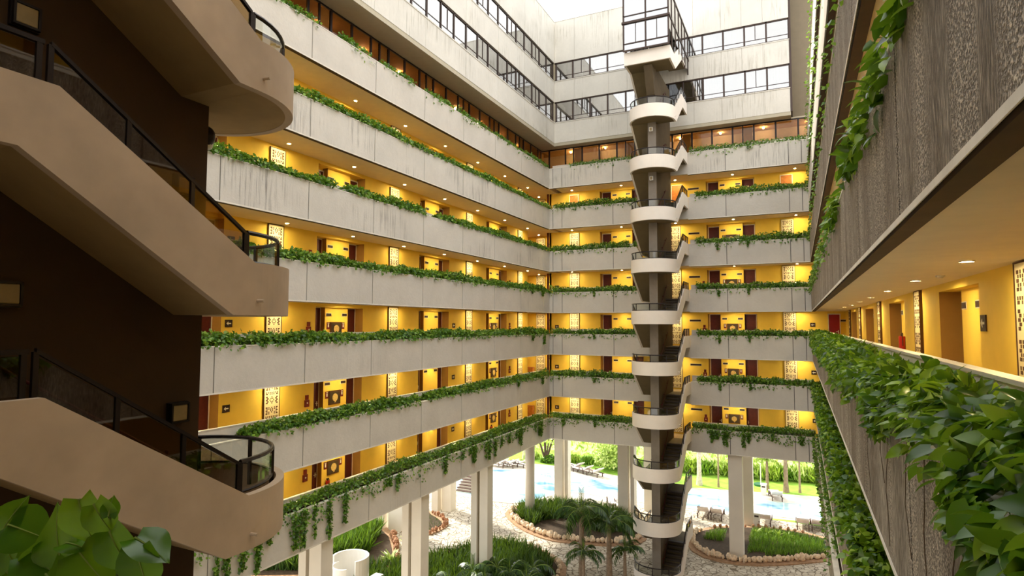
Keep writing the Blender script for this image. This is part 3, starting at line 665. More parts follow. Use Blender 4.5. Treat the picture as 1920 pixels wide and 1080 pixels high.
# ---------------------------------------------------------------- staircases
SXC, SR = -7.79, 1.37; XI0, XI1 = -8.05, -7.56
def stair(label, yc, sg, L, data, mats, rail_glass, near):
    """yc: centre of the half-round landings; t runs from there towards the gallery"""
    band, spine, sof, front = mats
    Y = lambda t: yc - sg*t if near else yc + t
    R = empty('staircase', (SXC, yc, G), label, 'staircase')
    fl = near
    def T(x, t, z): return (x, Y(t), z)
    def mb(): return MB(T, near)
    z0, z1 = G, (8.5 if near else 15.8)
    q = mb(); q.box(XI0, XI1, -.11, L+.1, z0, z1); o = q.build('central_wall', spine, R); local(R, o)
    if not near:
        q = mb(); q.box(XI0-.0, XI1, -.14, -.11, z0, z1); o = q.build('fin_face', front, R); local(R, o)
    obs = []
    for (zl, zdn, zup, hb, kind) in data:          # zl: bottom of landing band; zdn/zup: bottom of platform bands below / above
        lf = mb()
        if kind == 'round':
            n = 36; out = [(SXC+SR*math.cos(-PI+PI*i/n), -SR*math.sin(PI*i/n)) for i in range(n+1)]; inn = [(SXC+(SR-.11)*math.cos(-PI+PI*i/n), -(SR-.11)*math.sin(PI*i/n)) for i in range(n+1)]
            vs = []; 
            for (a, b) in zip(out, inn):
                vs += [(a[0], a[1], zl), (a[0], a[1], zl+hb), (b[0], b[1], zl+hb), (b[0], b[1], zl)]
            fs = [(4*i+j, 4*i+(j+1) % 4, 4*(i+1)+(j+1) % 4, 4*(i+1)+j) for i in range(n) for j in range(4)] + [(0, 3, 2, 1), (4*n, 4*n+1, 4*n+2, 4*n+3)]
            lf.add(vs, fs); o = lf.build('landing_parapet', band, R, smooth=False); obs.append(o)
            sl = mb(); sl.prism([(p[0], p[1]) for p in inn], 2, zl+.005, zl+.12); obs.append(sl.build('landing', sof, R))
        else:
            lf.box(SXC-SR, SXC+SR, -SR, -SR+.11, zl, zl+hb); lf.box(SXC-SR, SXC-SR+.11, -SR+.11, 0, zl, zl+hb); lf.box(SXC+SR-.11, SXC+SR, -SR+.11, 0, zl, zl+hb)
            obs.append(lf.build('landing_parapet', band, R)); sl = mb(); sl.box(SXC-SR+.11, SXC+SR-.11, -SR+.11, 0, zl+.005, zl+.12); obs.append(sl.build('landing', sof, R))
        for side, zp in ((-1, zdn), (1, zup)):
            if zp is None: continue
            xo = SXC+side*SR; xi = XI0 if side < 0 else XI1; xw = xo-side*.11
            tf = 2.4
            # outer band: polygon in (t, z)
            sg_ = 1 if zp > zl else -1; t0 = .32 if zp > zl else .0; t1 = tf+.3 if zp > zl else tf-.05
            poly = [(0, zl)]+([(t0, zl)] if t0 else [])+[(t1, zp), (L, zp), (L, zp+hb-.02), (tf-.02, zp+hb-.02), (0, zl+hb)]
            b = mb(); b.prism(poly, 0, min(xo, xw), max(xo, xw)); obs.append(b.build('flight_parapet', band, R))
            # soffit slab, then the treads above it
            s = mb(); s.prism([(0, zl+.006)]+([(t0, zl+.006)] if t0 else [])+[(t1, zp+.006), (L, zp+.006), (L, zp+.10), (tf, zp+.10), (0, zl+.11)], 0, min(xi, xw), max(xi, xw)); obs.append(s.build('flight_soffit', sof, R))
            tr = mb(); ns = 9
            for i in range(ns):
                a, c = tf*i/ns, tf*(i+1)/ns; za, zb_ = zl+.12+(zp-zl)*i/ns, zl+.12+(zp-zl)*(i+1)/ns; top = max(za, zb_)
                lowz = max(zl+(zp-zl)*i/ns, zl+(zp-zl)*(i+1)/ns)+.03
                tr.box(min(xi, xw), max(xi, xw), a, c, lowz, max(top, lowz+.05))
            obs.append(tr.build('steps', 'tread', R))
            # railing on the band
            xr = xo-side*.15 if near else xo-side*.055; hr = .42
            pf = [(xr, .05, zl+hb+.42-.02), (xr, tf, zp+hb+hr)]; 
            rl = mb(); w_, h_ = (.05, .045) if near else (.05, .05)
            rl.rail(pf, w_, h_)
            npost = 3
            for i in range(npost+1):
                f = i/npost; t = .05+(tf-.05)*f; zb2 = zl+hb+(zp-zl)*f
                rl.box(xr-.022, xr+.022, t-.025, t+.025, zb2-.12, zb2+.41)
            rl.rail([(xr, tf+.06, zp+hb+.41), (xr, L-.05, zp+hb+.41)], w_, h_)
            for t in (tf+.10, (tf+L)/2, L-.08): rl.box(xr-.022, xr+.022, t-.025, t+.025, zp+hb-.1, zp+hb+.41)
            ro = rl.build('flight_railing', 'black', R); obs.append(ro)
            gp = mb()
            for a, c in ((0, 1), (1, 2), (2, 3)):
                ta, tc = .05+(tf-.05)*a/3+.03, .05+(tf-.05)*c/3-.03; fa, fc = (ta-.05)/(tf-.05), (tc-.05)/(tf-.05)
                gp.prism([(ta, zl+hb+(zp-zl)*fa+.01), (tc, zl+hb+(zp-zl)*fc+.01), (tc, zl+hb+(zp-zl)*fc+.37), (ta, zl+hb+(zp-zl)*fa+.37)], 0, xr-.005, xr+.005)
            gp.box(xr-.005, xr+.005, tf+.13, (tf+L)/2-.03, zp+hb, zp+hb+.37); gp.box(xr-.005, xr+.005, (tf+L)/2+.03, L-.1, zp+hb, zp+hb+.37)
            go = gp.build('glass_panel', rail_glass, ro)
            # wall handrail along the central wall
            xh = xi+side*.07
            hr_ = mb(); hr_.tube([(xh, .15, zl+1.0), (xh, tf, zp+1.0), (xh, tf+.3, zp+1.0)], .02, 6)
            for f in (.15, .5, .9): hr_.box(min(xi, xh), max(xi, xh), tf*f-.01, tf*f+.01, zl+(zp-zl)*f+.94, zl+(zp-zl)*f+1.0)
            obs.append(hr_.build('wall_handrail', 'door', R))
        # curved railing
        if kind == 'round':
            rr = SR-(.17 if near else .055); n = 22; P = [(SXC+rr*math.cos(-PI+PI*i/n), -rr*math.sin(PI*i/n), zl+hb+.41) for i in range(n+1)]
            rl = mb(); rl.tube(P, .03, 7)
            for i in (0, 6, 11, 16, 22): p = P[i]; rl.box(p[0]-.022, p[0]+.022, p[1]-.022, p[1]+.022, zl+hb-.1 if not near else zl+hb-.3, zl+hb+.4)
            rl.tube([(p[0], p[1], zl+hb+.02) for p in P], .018, 5)
            lro = rl.build('landing_railing', 'black', R); obs.append(lro)
            gp = mb(); vs = []
            for p in P: vs += [(p[0], p[1], zl+hb+.02), (p[0], p[1], zl+hb+.38)]
            gp.add(vs, [(2*i, 2*i+2, 2*i+3, 2*i+1) for i in range(n)]); gp.build('curved_glass', 'glass_clear', lro)
        # drain spout
        sp = mb(); zz = zl+.19; yy = -.05 if near else -.1; sp.tube([(SXC+SR-.02, yy, zz), (SXC+SR+.10, yy-.02, zz)], .022, 8); obs.append(sp.build('drain_spout', band, R))
    local(R, *obs)
    return R
nd = []
for k in (-3, -2, -1, 0, 1): zl = BB[k]+2.31; nd.append((zl, BB[k]+.81, BB[k]+3.02+.81, .69, 'round'))
NST = stair('shaded stucco staircase with half-round landings and dark wall, beside the camera', 5.63, 1, 4.5, nd, ('stucco', 'spine', 'sof_near', 'stucco'), 'glass_br', True)
bd = []
zl_ = {-5: -15.0, -4: -12.05, -3: -9.05, -2: -6.01, -1: -2.98, 0: 0.0, 1: 3.04, 2: 6.10, 3: 9.2, 4: 12.27, 5: 15.55}
for i in range(-5, 6):
    pl = {-5: None, -4: -13.45, -3: -10.45, -2: BB[-3]+.70, -1: BB[-2]+.70, 0: BB[-1]+.70, 1: BB[0]+.70, 2: BB[1]+.70, 3: BB[2]+.70, 4: BB[3]+.70, 5: 13.95}
    up = {-5: -13.45, -4: -10.45, -3: BB[-3]+.70, -2: BB[-2]+.70, -1: BB[-1]+.70, 0: BB[0]+.70, 1: BB[1]+.70, 2: BB[2]+.70, 3: BB[3]+.70, 4: 13.95, 5: 17.1}
    bd.append((zl_[i], pl[i], up[i], .78, 'round' if i < 5 else 'square'))
BST = stair('white zigzag staircase with stacked half-round landings rising up the back wing', 36.2, -1, 4.27, bd, ('stucco_lt', 'spine2', 'sof_back', 'spine_front'), 'glass_br', False)
# glazed cabin on the top landing
q = MB(); x0, x1, y0, y1 = SXC-SR, SXC+SR, 34.58, UY
za, zm, zt = 16.33, 18.05, 19.75
for x in (x0+.04, SXC, x1-.04): q.box(x-.045, x+.045, y0-.02, y0+.07, za, zt)
q.box(x0, x1, y0-.03, y0+.08, za-.02, za+.05); q.box(x0, x1, y0-.02, y0+.07, za+.40, za+.46); q.box(x0-.06, x1+.06, y0-.08, y0+.08, zm-.06, zm+.06); q.box(x0, x1, y0-.02, y0+.07, zm+.4, zm+.45); q.box(x0-.06, x1+.06, y0-.1, y0+.1, zt-.1, zt)
for f in (.28, .74): x = x0+(x1-x0)*f; q.box(x-.02, x+.02, y0, y0+.05, za+.4, zm)
for x in (x0, x1):
    q.box(x-.04, x+.04, y0, y1, zm-.06, zm+.06); q.box(x-.04, x+.04, y0, y1, zt-.1, zt)
    for i in range(6): y = y0+.8+i*1.15; q.box(x-.04, x+.04, y-.05, y+.05, za-(0 if y < 35.9 else 0)+ (0 if y < 36 else .6), zt)
o = q.build('cabin_frame', 'frame_brown', BST); local(BST, o)
q = MB(); q.box(x0, x1, y0+.02, y0+.03, za, zt-.05); q.box(x1-.006, x1+.006, y0, y1, za+.9, zt-.05); q.box(x0-.006, x0+.006, y0, y1, za+.9, zt-.05)
o = q.build('cabin_glass', 'glass_cab', BST); local(BST, o)
q = MB(); q.box(x0-.05, x1+.05, y0-.08, y1, zt, zt+.12); o = q.build('cabin_roof', 'white', BST); local(BST, o)
q = MB(); q.prism([(35.1, 15.5), (36.1, 15.5), (36.1, 13.9), (35.85, 13.9)], 0, XI0, XI1); o = q.build('cabin_bracket', 'spine2', BST); local(BST, o)

# lamps on the near staircase wall
WL = empty('wall_lamp', (0, 0, -60)); q = MB(); q.box(0, .05, -.14, .14, -.14, .14); q.build('housing', 'black', WL)
q = MB(); q.box(.04, .09, -.105, .105, -.105, .105); q.build('frosted_cover', 'frost', WL, bevel=.012)
q = MB(); q.box(.05, .10, -.13, -.105, -.13, .13); q.box(.05, .10, .105, .13, -.13, .13); q.box(.05, .10, -.13, .13, .105, .13); q.box(.05, .10, -.13, .13, -.13, -.105); q.build('rim', 'black', WL); reg(WL)
for (y, z, t) in ((3.44, 3.32, 'at the top, above the upper railing'), (5.36, 1.86, 'behind the sloping middle railing'), (3.40, .30, 'under the middle flight'), (5.40, -1.20, 'above the lower landing')):
    o = dup(WL, (XI1, y, z), 0, f'square frosted wall lamp on the dark stair wall, {t}', group='wall lamps on the dark stair wall'); o['category'] = 'wall lamp'
r = empty('dome_lamp', (-7.78, 5.74, 2.72), 'dark dome lamp on the end of the near stair wall, under the upper landing', 'lamp')
q = MB(); q.ball((0, .12, 0), .16, 12, 8, (1, .8, 1)); q.build('housing', 'black', r, smooth=True)
q = MB(); q.ball((0, .14, -.10), .10, 10, 6); q.build('glass_bowl', 'white', r, smooth=True)
# little lamps on the back staircase
for i in (1, 2, 3, 4, -1, -2):
    pass
SL = empty('stair_lamp', (0, 0, -60)); q = MB(); q.box(-.1, .1, -.09, 0, -.12, .12); q.build('housing', 'white', SL); q = MB(); q.box(-.07, .07, -.10, -.085, -.09, .09); q.build('cover', 'frost', SL); reg(SL)
for i, z in enumerate((8.75, 11.75, 14.4)):
    o = dup(SL, (-7.8, 35.81, z), 0, f'small pale box lamp on the fin of the back staircase, {["lowest","middle","top"][i]} of three', group='box lamps on the stair fin'); o['category'] = 'lamp'
for P_, c_ in ((MUR, 'mural'), (PLATE, 'sign'), (PICT, 'picture'), (FSIGN, 'sign'), (FALARM, 'fire alarm'), (EXSIGN, 'sign'), (SLOT, 'vent'), (EXT, 'fire extinguisher'), (DL, 'ceiling light'), (LB, 'lamp'), (WL, 'lamp'), (SL, 'lamp')):
    base = P_.name
    for o in COL.objects:
        if o.parent is None and o is not P_ and o.name.split('.')[0] == base and 'category' not in o: o['category'] = c_
    for ch in list(KIDS[base]): bpy.data.objects.remove(ch)
    bpy.data.objects.remove(P_)
KIDS.clear()

# ---------------------------------------------------------------- planting in the planters
WV = {'left': (np.array([0, 1, 0.]), np.array([-1, 0, 0.])), 'back': (np.array([1, 0, 0.]), np.array([0, 1, 0.])),
      'right': (np.array([0, 1, 0.]), np.array([1, 0, 0.])), 'near': (np.array([1, 0, 0.]), np.array([0, -1, 0.]))}
def snoise(s, seed, f=1.0):
    r = np.random.RandomState(seed); ph = r.uniform(0, 6.28, 6); fr = f*np.array([.35, .8, 1.7, 3.1, 5.3, 9.1]); am = np.array([1, .8, .6, .5, .35, .3])
    return (np.sin(np.outer(s, fr)+ph)*am).sum(1)/am.sum()
def foliage(w, k, s0, s1, label, dens=110, size=(.09, .15), h=.36, gaps=(), hangs=(), seed=1, mat='leaf', tpl=LEAF_LO, over=.16, ztop=None, name='trailing_plant', smooth=False, dr=(-.04, .62)):
    r = np.random.RandomState(seed); n = int((s1-s0)*dens); s = r.uniform(s0, s1, n)
    keep = np.ones(n, bool)
    for a, b in gaps: keep &= ~((s > a+r.uniform(-.1, .1, n)) & (s < b+r.uniform(-.1, .1, n)))
    s = s[keep]; n = len(s)
    T = (BB[k]+HP) if ztop is None else ztop
    d = r.uniform(dr[0], dr[1], n); prof = np.clip(1-((d-.26)/.42)**2, .05, 1)
    top = h*(.72+.42*snoise(s, seed+5, 1.6))*prof
    u = r.uniform(0, 1, n)**.6; z = T+.02+top*u
    outer = d < (-.012 if over < .12 else 0 if over < .3 else .06); z[outer] = T+(.24 if over > .3 else .10)-over*r.uniform(0, 1.6, outer.sum())*(1+.8*snoise(s[outer], seed+9, 2.2)); d[outer] = r.uniform(-.13, .02, outer.sum())
    S = [s]; D = [d]; Z = [z]
    for (hs, L, wd) in hangs:
        m = int(L*dens*.55*max(wd, .12)/.25); q = r.uniform(0, 1, m)
        S.append(hs+r.normal(0, wd*.5, m)*(1-.55*q)); D.append(-.04-.10*r.uniform(0, 1, m)*(1-.5*q)); Z.append(T+.05-L*q)
    hang_n = sum(len(x) for x in S[1:]); s = np.concatenate(S); d = np.concatenate(D); z = np.concatenate(Z); n = len(s)
    sv, dv = WV[w]; base = np.array(WT[w][0](0, 0, 0), float)
    P = base+np.outer(s, sv)+np.outer(d, dv)+np.outer(z, (0, 0, 1.))
    out = -dv
    A = r.normal(0, .75, (n, 3)) + np.outer(np.where(d < .1, .9, .35), out) + np.outer(np.where(d < .05, -.9, -.15), (0, 0, 1.))
    N = r.normal(0, .45, (n, 3)) + np.array([0, 0, .8]) + .55*out
    sz = r.uniform(size[0], size[1], n)
    p0 = tuple(base+sv*(s0+s1)/2+np.array([0, 0, T]))
    o = scatter(name, mat, tpl, P, A, N, sz, loc=p0, smooth=smooth)
    return tag(o, label, 'plant', 'trailing plants in the gallery planters')
def hr(n, a, b, L0, L1, seed):
    r = random.Random(seed); return [(r.uniform(a, b), r.uniform(L0, L1), r.uniform(.10, .28)) for _ in range(n)]
for k in range(-3, 4):
    g = GN[k]; lw = 'left wing'
    kw = dict(seed=20+k)
    if k == -3:
        hg = hr(11, 13, 20, .7, 1.5, 3)+hr(9, 20, 30, .3, 1.0, 4)+hr(15, 29, 39, .5, 1.1, 5)
        foliage('left', k, 8, 40.4, 'bushy vines spilling in long strands over the lowest parapet, left wing', dens=330, size=(.08, .14), h=.58, hangs=hg, over=.42, **kw)
        foliage('back', k, -16.3, -9.95, 'dark vines on the lowest parapet, back wing left of the staircase', dens=360, h=.5, size=(.09, .14), hangs=[(-15.2, .5, .2), (-12.9, .4, .1)], over=.35, **kw)
        foliage('back', k, -6.4, .75, 'dark vines with short hanging strands on the lowest parapet, back wing right of the staircase', dens=360, h=.5, size=(.09, .14), hangs=hr(9, -5.5, 0, .4, 1.0, 8), over=.3, **kw)
    elif k == 3:
        foliage('left', k, 8, 40.3, 'sparse bright green tufts along the seventh level parapet, left wing', dens=260, h=.40, gaps=[(16.9, 18.4), (20.2, 20.9), (23.3, 24.3), (26.9, 27.7), (31.2, 31.8), (35, 35.5)], over=.20, mat='leaf', **kw)
        foliage('back', k, -14.8, -9.6, 'green tufts on the seventh level parapet, back wing left of the staircase', dens=200, h=.45, over=.2, **kw)
        foliage('back', k, -6.35, .7, 'green tufts on the seventh level parapet, back wing right of the staircase', dens=200, h=.48, over=.2, hangs=[(-2.6, .3, .2)], **kw)
    else:
        gp = {2: [(26.2, 26.6)], 1: [(18.2, 18.9), (24.5, 25.6)], 0: [(23.0, 23.3)], -1: [(13.9, 14.2)], -2: [(8, 14.2), (24.1, 24.8)]}[k]
        hg = {2: [], 1: [], 0: [(39, .3, .3), (37.2, .2, .2)], -1: [(37.3, .4, .2), (39.3, .7, .2)], -2: [(39, .5, .2), (35, .3, .1)]}[k]
        foliage('left', k, 8, 40.4, f'leafy green vines along the {g} gallery planter, left wing', dens=400, size=(.10, .16), h=.49, gaps=gp, hangs=hg, over=.05+(.05 if k < 1 else 0), **kw)
        gb = {2: [(-16.3, -16.0)], 1: [(-10.5, -10.2)], 0: [], -1: [], -2: [(-13.6, -13.45)]}[k]
        foliage('back', k, -16.3, -9.9, f'green vines on the {g} gallery planter, back wing left of the staircase', dens=330, h=.52, size=(.10, .155), gaps=gb, hangs=[(-12.9, .35, .1)] if k < 1 else [], over=.2, **kw)
        foliage('back', k, -6.0, .75, f'green vines on the {g} gallery planter, back wing right of the staircase', dens=330, h=.52, size=(.10, .155), hangs=[(-2.8, .4, .06), (-4.6, .5, .1)] if k < 2 else [], over=.16, **kw)
# right wing
foliage('right', -1, 9.0, 40.4, 'dense green vines along the eye-level parapet, right wing far stretch', dens=420, size=(.09, .15), h=.42, over=.30, seed=41, tpl=LEAF_NA, mat='leaf_near')
foliage('right', -1, 1.15, 9.0, 'large glossy pothos leaves on the eye-level parapet close to the camera, right side', dens=430, size=(.08, .145), h=.44, over=.10, seed=42, tpl=LEAF_NA, mat='leaf_near', smooth=True, dr=(-.06, .52), name='trailing_pothos', hangs=[(2.3, .55, .7), (1.7, .5, .5), (3.2, .25, .5), (6.5, .3, .8)])
foliage('right', -2, 2, 40.4, 'bushy vines covering the next parapet down, right wing', dens=420, size=(.10, .17), h=.46, over=.10, seed=43, tpl=LEAF_HI, mat='leaf_near')
foliage('right', -3, 20, 40.4, 'vines on the lowest parapet, right wing', dens=150, h=.40, over=.5, seed=44, hangs=hr(6, 30, 40, .5, 1.2, 10))
foliage('right', 0, 2.6, 14, 'pothos hanging over the parapet overhead, right wing', dens=150, size=(.11, .19), h=.42, over=.22, seed=45, tpl=LEAF_NA, mat='leaf_near', smooth=True, gaps=[(10.2, 12)], dr=(-.14, .5), name='trailing_pothos')
foliage('right', 0, 14, 40.4, 'vines along the fourth gallery planter, right wing far stretch', dens=160, h=.40, over=.35, seed=46)
foliage('right', 1, 8, 40, 'small tufts over the fifth gallery parapet, right wing', dens=60, h=.30, over=.35, seed=47)
foliage('right', 2, 8, 40, 'small tufts over the sixth gallery parapet, right wing', dens=60, h=.30, over=.35, seed=48)
foliage('right', 3, 10, 40, 'small tufts over the seventh level parapet, right wing', dens=60, h=.30, over=.35, seed=49)
for o in COL.objects:
    if o.name.startswith('trailing_') and o.get('group'): pass
# dry runners hanging on the near right parapet
r_ = random.Random(5)
for i, (s, L) in enumerate(((3.7, 1.1), (4.6, 1.2), (5.3, 1.0), (6.4, 1.3), (6.7, .8), (8.2, 1.2))):
    q = MB(); pts = []; x = s
    for j in range(9): pts.append((XR-.03+.01*math.sin(j), x, BB[-1]+HP+.02-L*j/8)); x += r_.uniform(-.05, .05)
    q.tube(pts, .0035, 4); tag(q.build('dry_runner', 'vine'), f'thin dry vine runner down the right parapet, {ordn(i)} from the camera', 'vine', 'dry runners on the right parapet')
# pothos beside the camera, lower left
r0 = empty('trailing_pothos', (-1.45, .62, -.7), 'large heart-shaped pothos leaves in the lower left corner', 'plant')
LV = [(-1.375, .78, -.418, .115, (.35, .05, -1), (.3, -.9, .35)), (-1.315, .78, -.405, .085, (.55, .1, -.75), (-.2, -.6, .7)), (-1.30, .79, -.385, .045, (.05, .1, 1), (.6, -.8, 0)),
      (-1.60, .78, -.470, .13, (.9, .1, -.1), (0, -.75, .65)), (-1.47, .78, -.478, .15, (-.35, -.1, .95), (.1, -.95, .3)), (-1.255, .78, -.462, .11, (.45, .1, -.8), (.1, -.9, .4)), (-1.195, .79, -.490, .105, (.15, .1, -.95), (.4, -.85, .3)),
      (-1.66, .78, -.455, .11, (.3, .1, .6), (.2, -.9, .4)), (-1.49, .77, -.525, .14, (.8, .0, -.3), (0, -.6, .8)), (-1.33, .77, -.500, .14, (.85, -.1, -.35), (0, -.75, .65)),
      (-1.65, .78, -.540, .12, (.4, .1, -.7), (.3, -.8, .4)), (-1.41, .76, -.560, .15, (.8, 0, -.35), (0, -.7, .7)), (-1.185, .80, -.446, .10, (1, .15, -.3), (.1, -.25, .95)), (-1.56, .76, -.575, .15, (.7, 0, -.2), (0, -.7, .7)), (-1.27, .75, -.575, .12, (.7, 0, -.4), (0, -.8, .6)), (-1.40, .78, -.47, .08, (.9, 0, .1), (0, -.25, .95)), (-1.55, .79, -.505, .11, (-.6, .1, -.5), (.1, -.35, .9))]
def big_leaf_tpl():
    V = []; F = []; nr, nc = 9, 3
    prof = [0, .30, .45, .50, .49, .44, .35, .22, .10, 0]
    for i in range(nr+1):
        t = i/nr
        for j in range(-nc, nc+1):
            u = j/nc; x = prof[i]*u if i else 0; y = t*1.08-.10*(1-t)**3*0
            if i in (1, 2): y -= (.16 if i == 1 else .05)*abs(u)**1.5*1.6
            zz = .16*abs(x)**1.1*1.3-.22*t*t+.05*math.sin(7*t)*abs(u)-.10*u*u*(1-t)*.6
            V.append((x, y, zz))
    w = 2*nc+1
    for i in range(nr):
        for j in range(2*nc): F.append((i*w+j, i*w+j+1, (i+1)*w+j+1, (i+1)*w+j))
    return np.array(V), F
BIG = big_leaf_tpl()
def bigleaf(name):
    m, n, l, b, o = _new(name); oi = n.new('ShaderNodeObjectInfo')
    c = _ramp(n, l, oi.outputs['Random'], [(0, (.05, .18, .008)), (.5, (.12, .32, .014)), (1, (.27, .50, .03))])
    c = _mix(n, l, _math(n, l, 'MULTIPLY', _noise(n, l, _pos(n, l), 14, 3), .35), c, (.02, .08, .006)); l.new(c, b.inputs['Base Color']); b.inputs['Roughness'].default_value = .22; _spec(b, .6)
    t = n.new('ShaderNodeBsdfTranslucent'); l.new(_mix(n, l, .5, c, (.32, .50, .02)), t.inputs[0]); mx = n.new('ShaderNodeMixShader'); mx.inputs[0].default_value = .35
    l.new(b.outputs[0], mx.inputs[1]); l.new(t.outputs[0], mx.inputs[2]); l.new(mx.outputs[0], o.inputs[0]); return m
M['leaf_big'] = bigleaf('leaf_big')
M['midrib'] = plain('pale_midrib', (.30, .42, .08), .5)
for (x, y, z, s, a, n_) in LV:
    s *= .86; a_ = np.array(a); a_ = a_/np.linalg.norm(a_); p = np.array((x, y, z))-a_*s*.45
    o = scatter('leaf', 'leaf_big', BIG, [p], [a], [n_], [s], smooth=True); o.parent = r0; local(r0, o)
    co = [v.co.copy() for v in o.data.vertices]; rib = [tuple(co[i*7+3]+Vector((0, -.0015, .0015))) for i in range(0, 10)]
    q = MB(); q.tube(rib, [.0022*(1-.09*i) for i in range(10)], 4); mr = q.build('midrib', 'midrib', o)
    q = MB(); q.tube([tuple(p), tuple(p+np.array([-.008, .03, -.04])), tuple(p+np.array([-.03, .03, -.13])), (p[0]-.05, .62, -.72)], .0032, 5); o = q.build('stalk', 'stem', r0); local(r0, o)

# ---------------------------------------------------------------- ground, pool, gardens
def poly(name, mat, pts, z0, z1, parent=None, loc=None):
    q = MB(); q.prism(pts, 2, z0, z1); return q.build(name, mat, parent, loc)
def smooth_poly(pts, it=2):
    for _ in range(it):
        out = []
        for i in range(len(pts)):
            a, b = pts[i], pts[(i+1) % len(pts)]; out += [(a[0]*.75+b[0]*.25, a[1]*.75+b[1]*.25), (a[0]*.25+b[0]*.75, a[1]*.25+b[1]*.75)]
        pts = out
    return pts
def inset(pts, d):
    cx = sum(p[0] for p in pts)/len(pts); cy = sum(p[1] for p in pts)/len(pts); out = []
    for x, y in pts:
        L = math.hypot(x-cx, y-cy); out.append((cx+(x-cx)*(L-d)/L, cy+(y-cy)*(L-d)/L))
    return out
def inside(p, pts):
    x, y = p; c = False; j = len(pts)-1
    for i in range(len(pts)):
        if (pts[i][1] > y) != (pts[j][1] > y) and x < (pts[j][0]-pts[i][0])*(y-pts[i][1])/(pts[j][1]-pts[i][1])+pts[i][0]: c = not c
        j = i
    return c
struct(poly('floor', 'paving', [(-60, -5), (20, -5), (20, 52), (-60, 52)], G-.3, G))
deck = [(-60, 46.2), (-21.5, 45.6), (-19.6, 48.4), (-8, 49.6), (20, 53), (20, 60), (1.8, 58.4), (-4, 57.5), (-9.5, 56.4), (-16.2, 57.7), (-20.6, 58.9), (-27, 58.6), (-40, 57), (-60, 56)]
struct(poly('floor', 'deck', deck, G-.2, G+.012))
struct(poly('floor', 'lawn', [(-90, 50), (30, 50), (30, 66), (-90, 66)], G-.35, G-.0+.004))
struct(poly('floor', 'scrub', [(-160, 62), (60, 62), (60, 200), (-160, 200)], G-.4, G+.0))
pool_o = smooth_poly([(-33, 47.5), (-27.5, 45.2), (-22.8, 44.7), (-20.9, 45.3), (-20.0, 46.6), (-19.6, 49.2), (-17.6, 50.5), (-13.9, 49.8), (-8.5, 49.95), (-3.6, 50.35), (6, 52.4), (10, 54.5), (7, 56.4), (1.9, 55.5), (-3.9, 54.8), (-9.2, 54.3), (-15.2, 54.4), (-18.6, 55.6), (-22.4, 57.4), (-26, 55.6), (-31, 53)], 2)
PR = empty('swimming_pool', (-14, 51, G), 'free-form pale blue swimming pool beyond the back wing', 'pool')
q = MB(); n_ = len(pool_o); inn = inset(pool_o, .35)
q.add([(x, y, z) for x, y in pool_o for z in (G-.1, G+.05)] + [(x, y, z) for x, y in inn for z in (G-.1, G+.05)],
      [(2*i, 2*((i+1) % n_), 2*((i+1) % n_)+1, 2*i+1) for i in range(n_)] + [(2*i+1, 2*((i+1) % n_)+1, 2*n_+2*((i+1) % n_)+1, 2*n_+2*i+1) for i in range(n_)] + [(2*n_+2*i, 2*n_+2*i+1, 2*n_+2*((i+1) % n_)+1, 2*n_+2*((i+1) % n_)) for i in range(n_)])
local(PR, q.build('coping', 'cream', PR)); local(PR, poly('water', 'water', inn, G-.1, G+.03, PR))
# planting islands
def rocks(path, n, sz, mat, label, grp, seed, closed=False):
    r = random.Random(seed); L = [0]
    for i in range(len(path)-1): L.append(L[-1]+math.dist(path[i], path[i+1]))
    for j in range(n):
        t = L[-1]*(j+.5)/n; i = max(a for a in range(len(L)-1) if L[a] <= t+1e-9); f = (t-L[i])/(L[i+1]-L[i]); x = path[i][0]+(path[i+1][0]-path[i][0])*f; y = path[i][1]+(path[i+1][1]-path[i][1])*f
        s = sz*r.uniform(.7, 1.25); q = MB(); q.ball((0, 0, s*.55), s*.62, 7, 5, (r.uniform(.8, 1.15), r.uniform(.7, 1), r.uniform(.8, 1.3)), .16, r)
        o = q.build('border_rock', mat, None); o.location = (x+r.uniform(-.06, .06), y+r.uniform(-.06, .06), G+.09); o.rotation_euler = (0, 0, r.uniform(0, 6)); tag(o, label, 'rock', grp)
def grass(poly_, n, hmin, hmax, label, seed, mat='blade', z=G+.12, hole=None, w=1.6, name='grass_clump', fn=None):
    r = np.random.RandomState(seed); P = []; xs = [p[0] for p in poly_]; ys = [p[1] for p in poly_]
    while len(P) < n:
        p = (r.uniform(min(xs), max(xs)), r.uniform(min(ys), max(ys)))
        if inside(p, poly_) and (fn is None or fn(*p)): P.append((p[0], p[1], z))
    A = r.normal(0, .28, (n, 3))+np.array([0, 0, 1.]); N = r.normal(0, 1, (n, 3)); N[:, 2] = 0
    tpl = (BLADE[0]*np.array([w, 1, 1]), BLADE[1])
    c = tuple(np.mean(np.array(P), 0)[:2])+(z,)
    o = scatter(name, mat, tpl, P, A, N, r.uniform(hmin, hmax, n), loc=c); return tag(o, label, 'grass', None, 'stuff')
isl = {}
def island(key, pts, label):
    pts = smooth_poly(pts, 1); isl[key] = pts; r = empty('planting_bed', (sum(p[0] for p in pts)/len(pts), sum(p[1] for p in pts)/len(pts), G), label, 'garden bed')
    local(r, poly('kerb', 'soil_red', pts, G-.05, G+.07, r)); local(r, poly('soil', 'soil', inset(pts, .55), G-.02, G+.12, r)); return pts
iL = [(-20.66, 42.0), (-18.34, 39.7), (-15.82, 38.5), (-14.06, 38.6), (-11.14, 39.4), (-9.6, 40.7), (-9.9, 43.5), (-11.78, 46.2), (-14.04, 47.1), (-18.0, 46.9), (-20.3, 45.6), (-21.1, 43.9)]
island('L', iL, 'round planting bed ringed with pale rocks, left of the back staircase')
ip = inset(isl['L'], .45); ip2 = sorted(ip, key=lambda p: p[1])
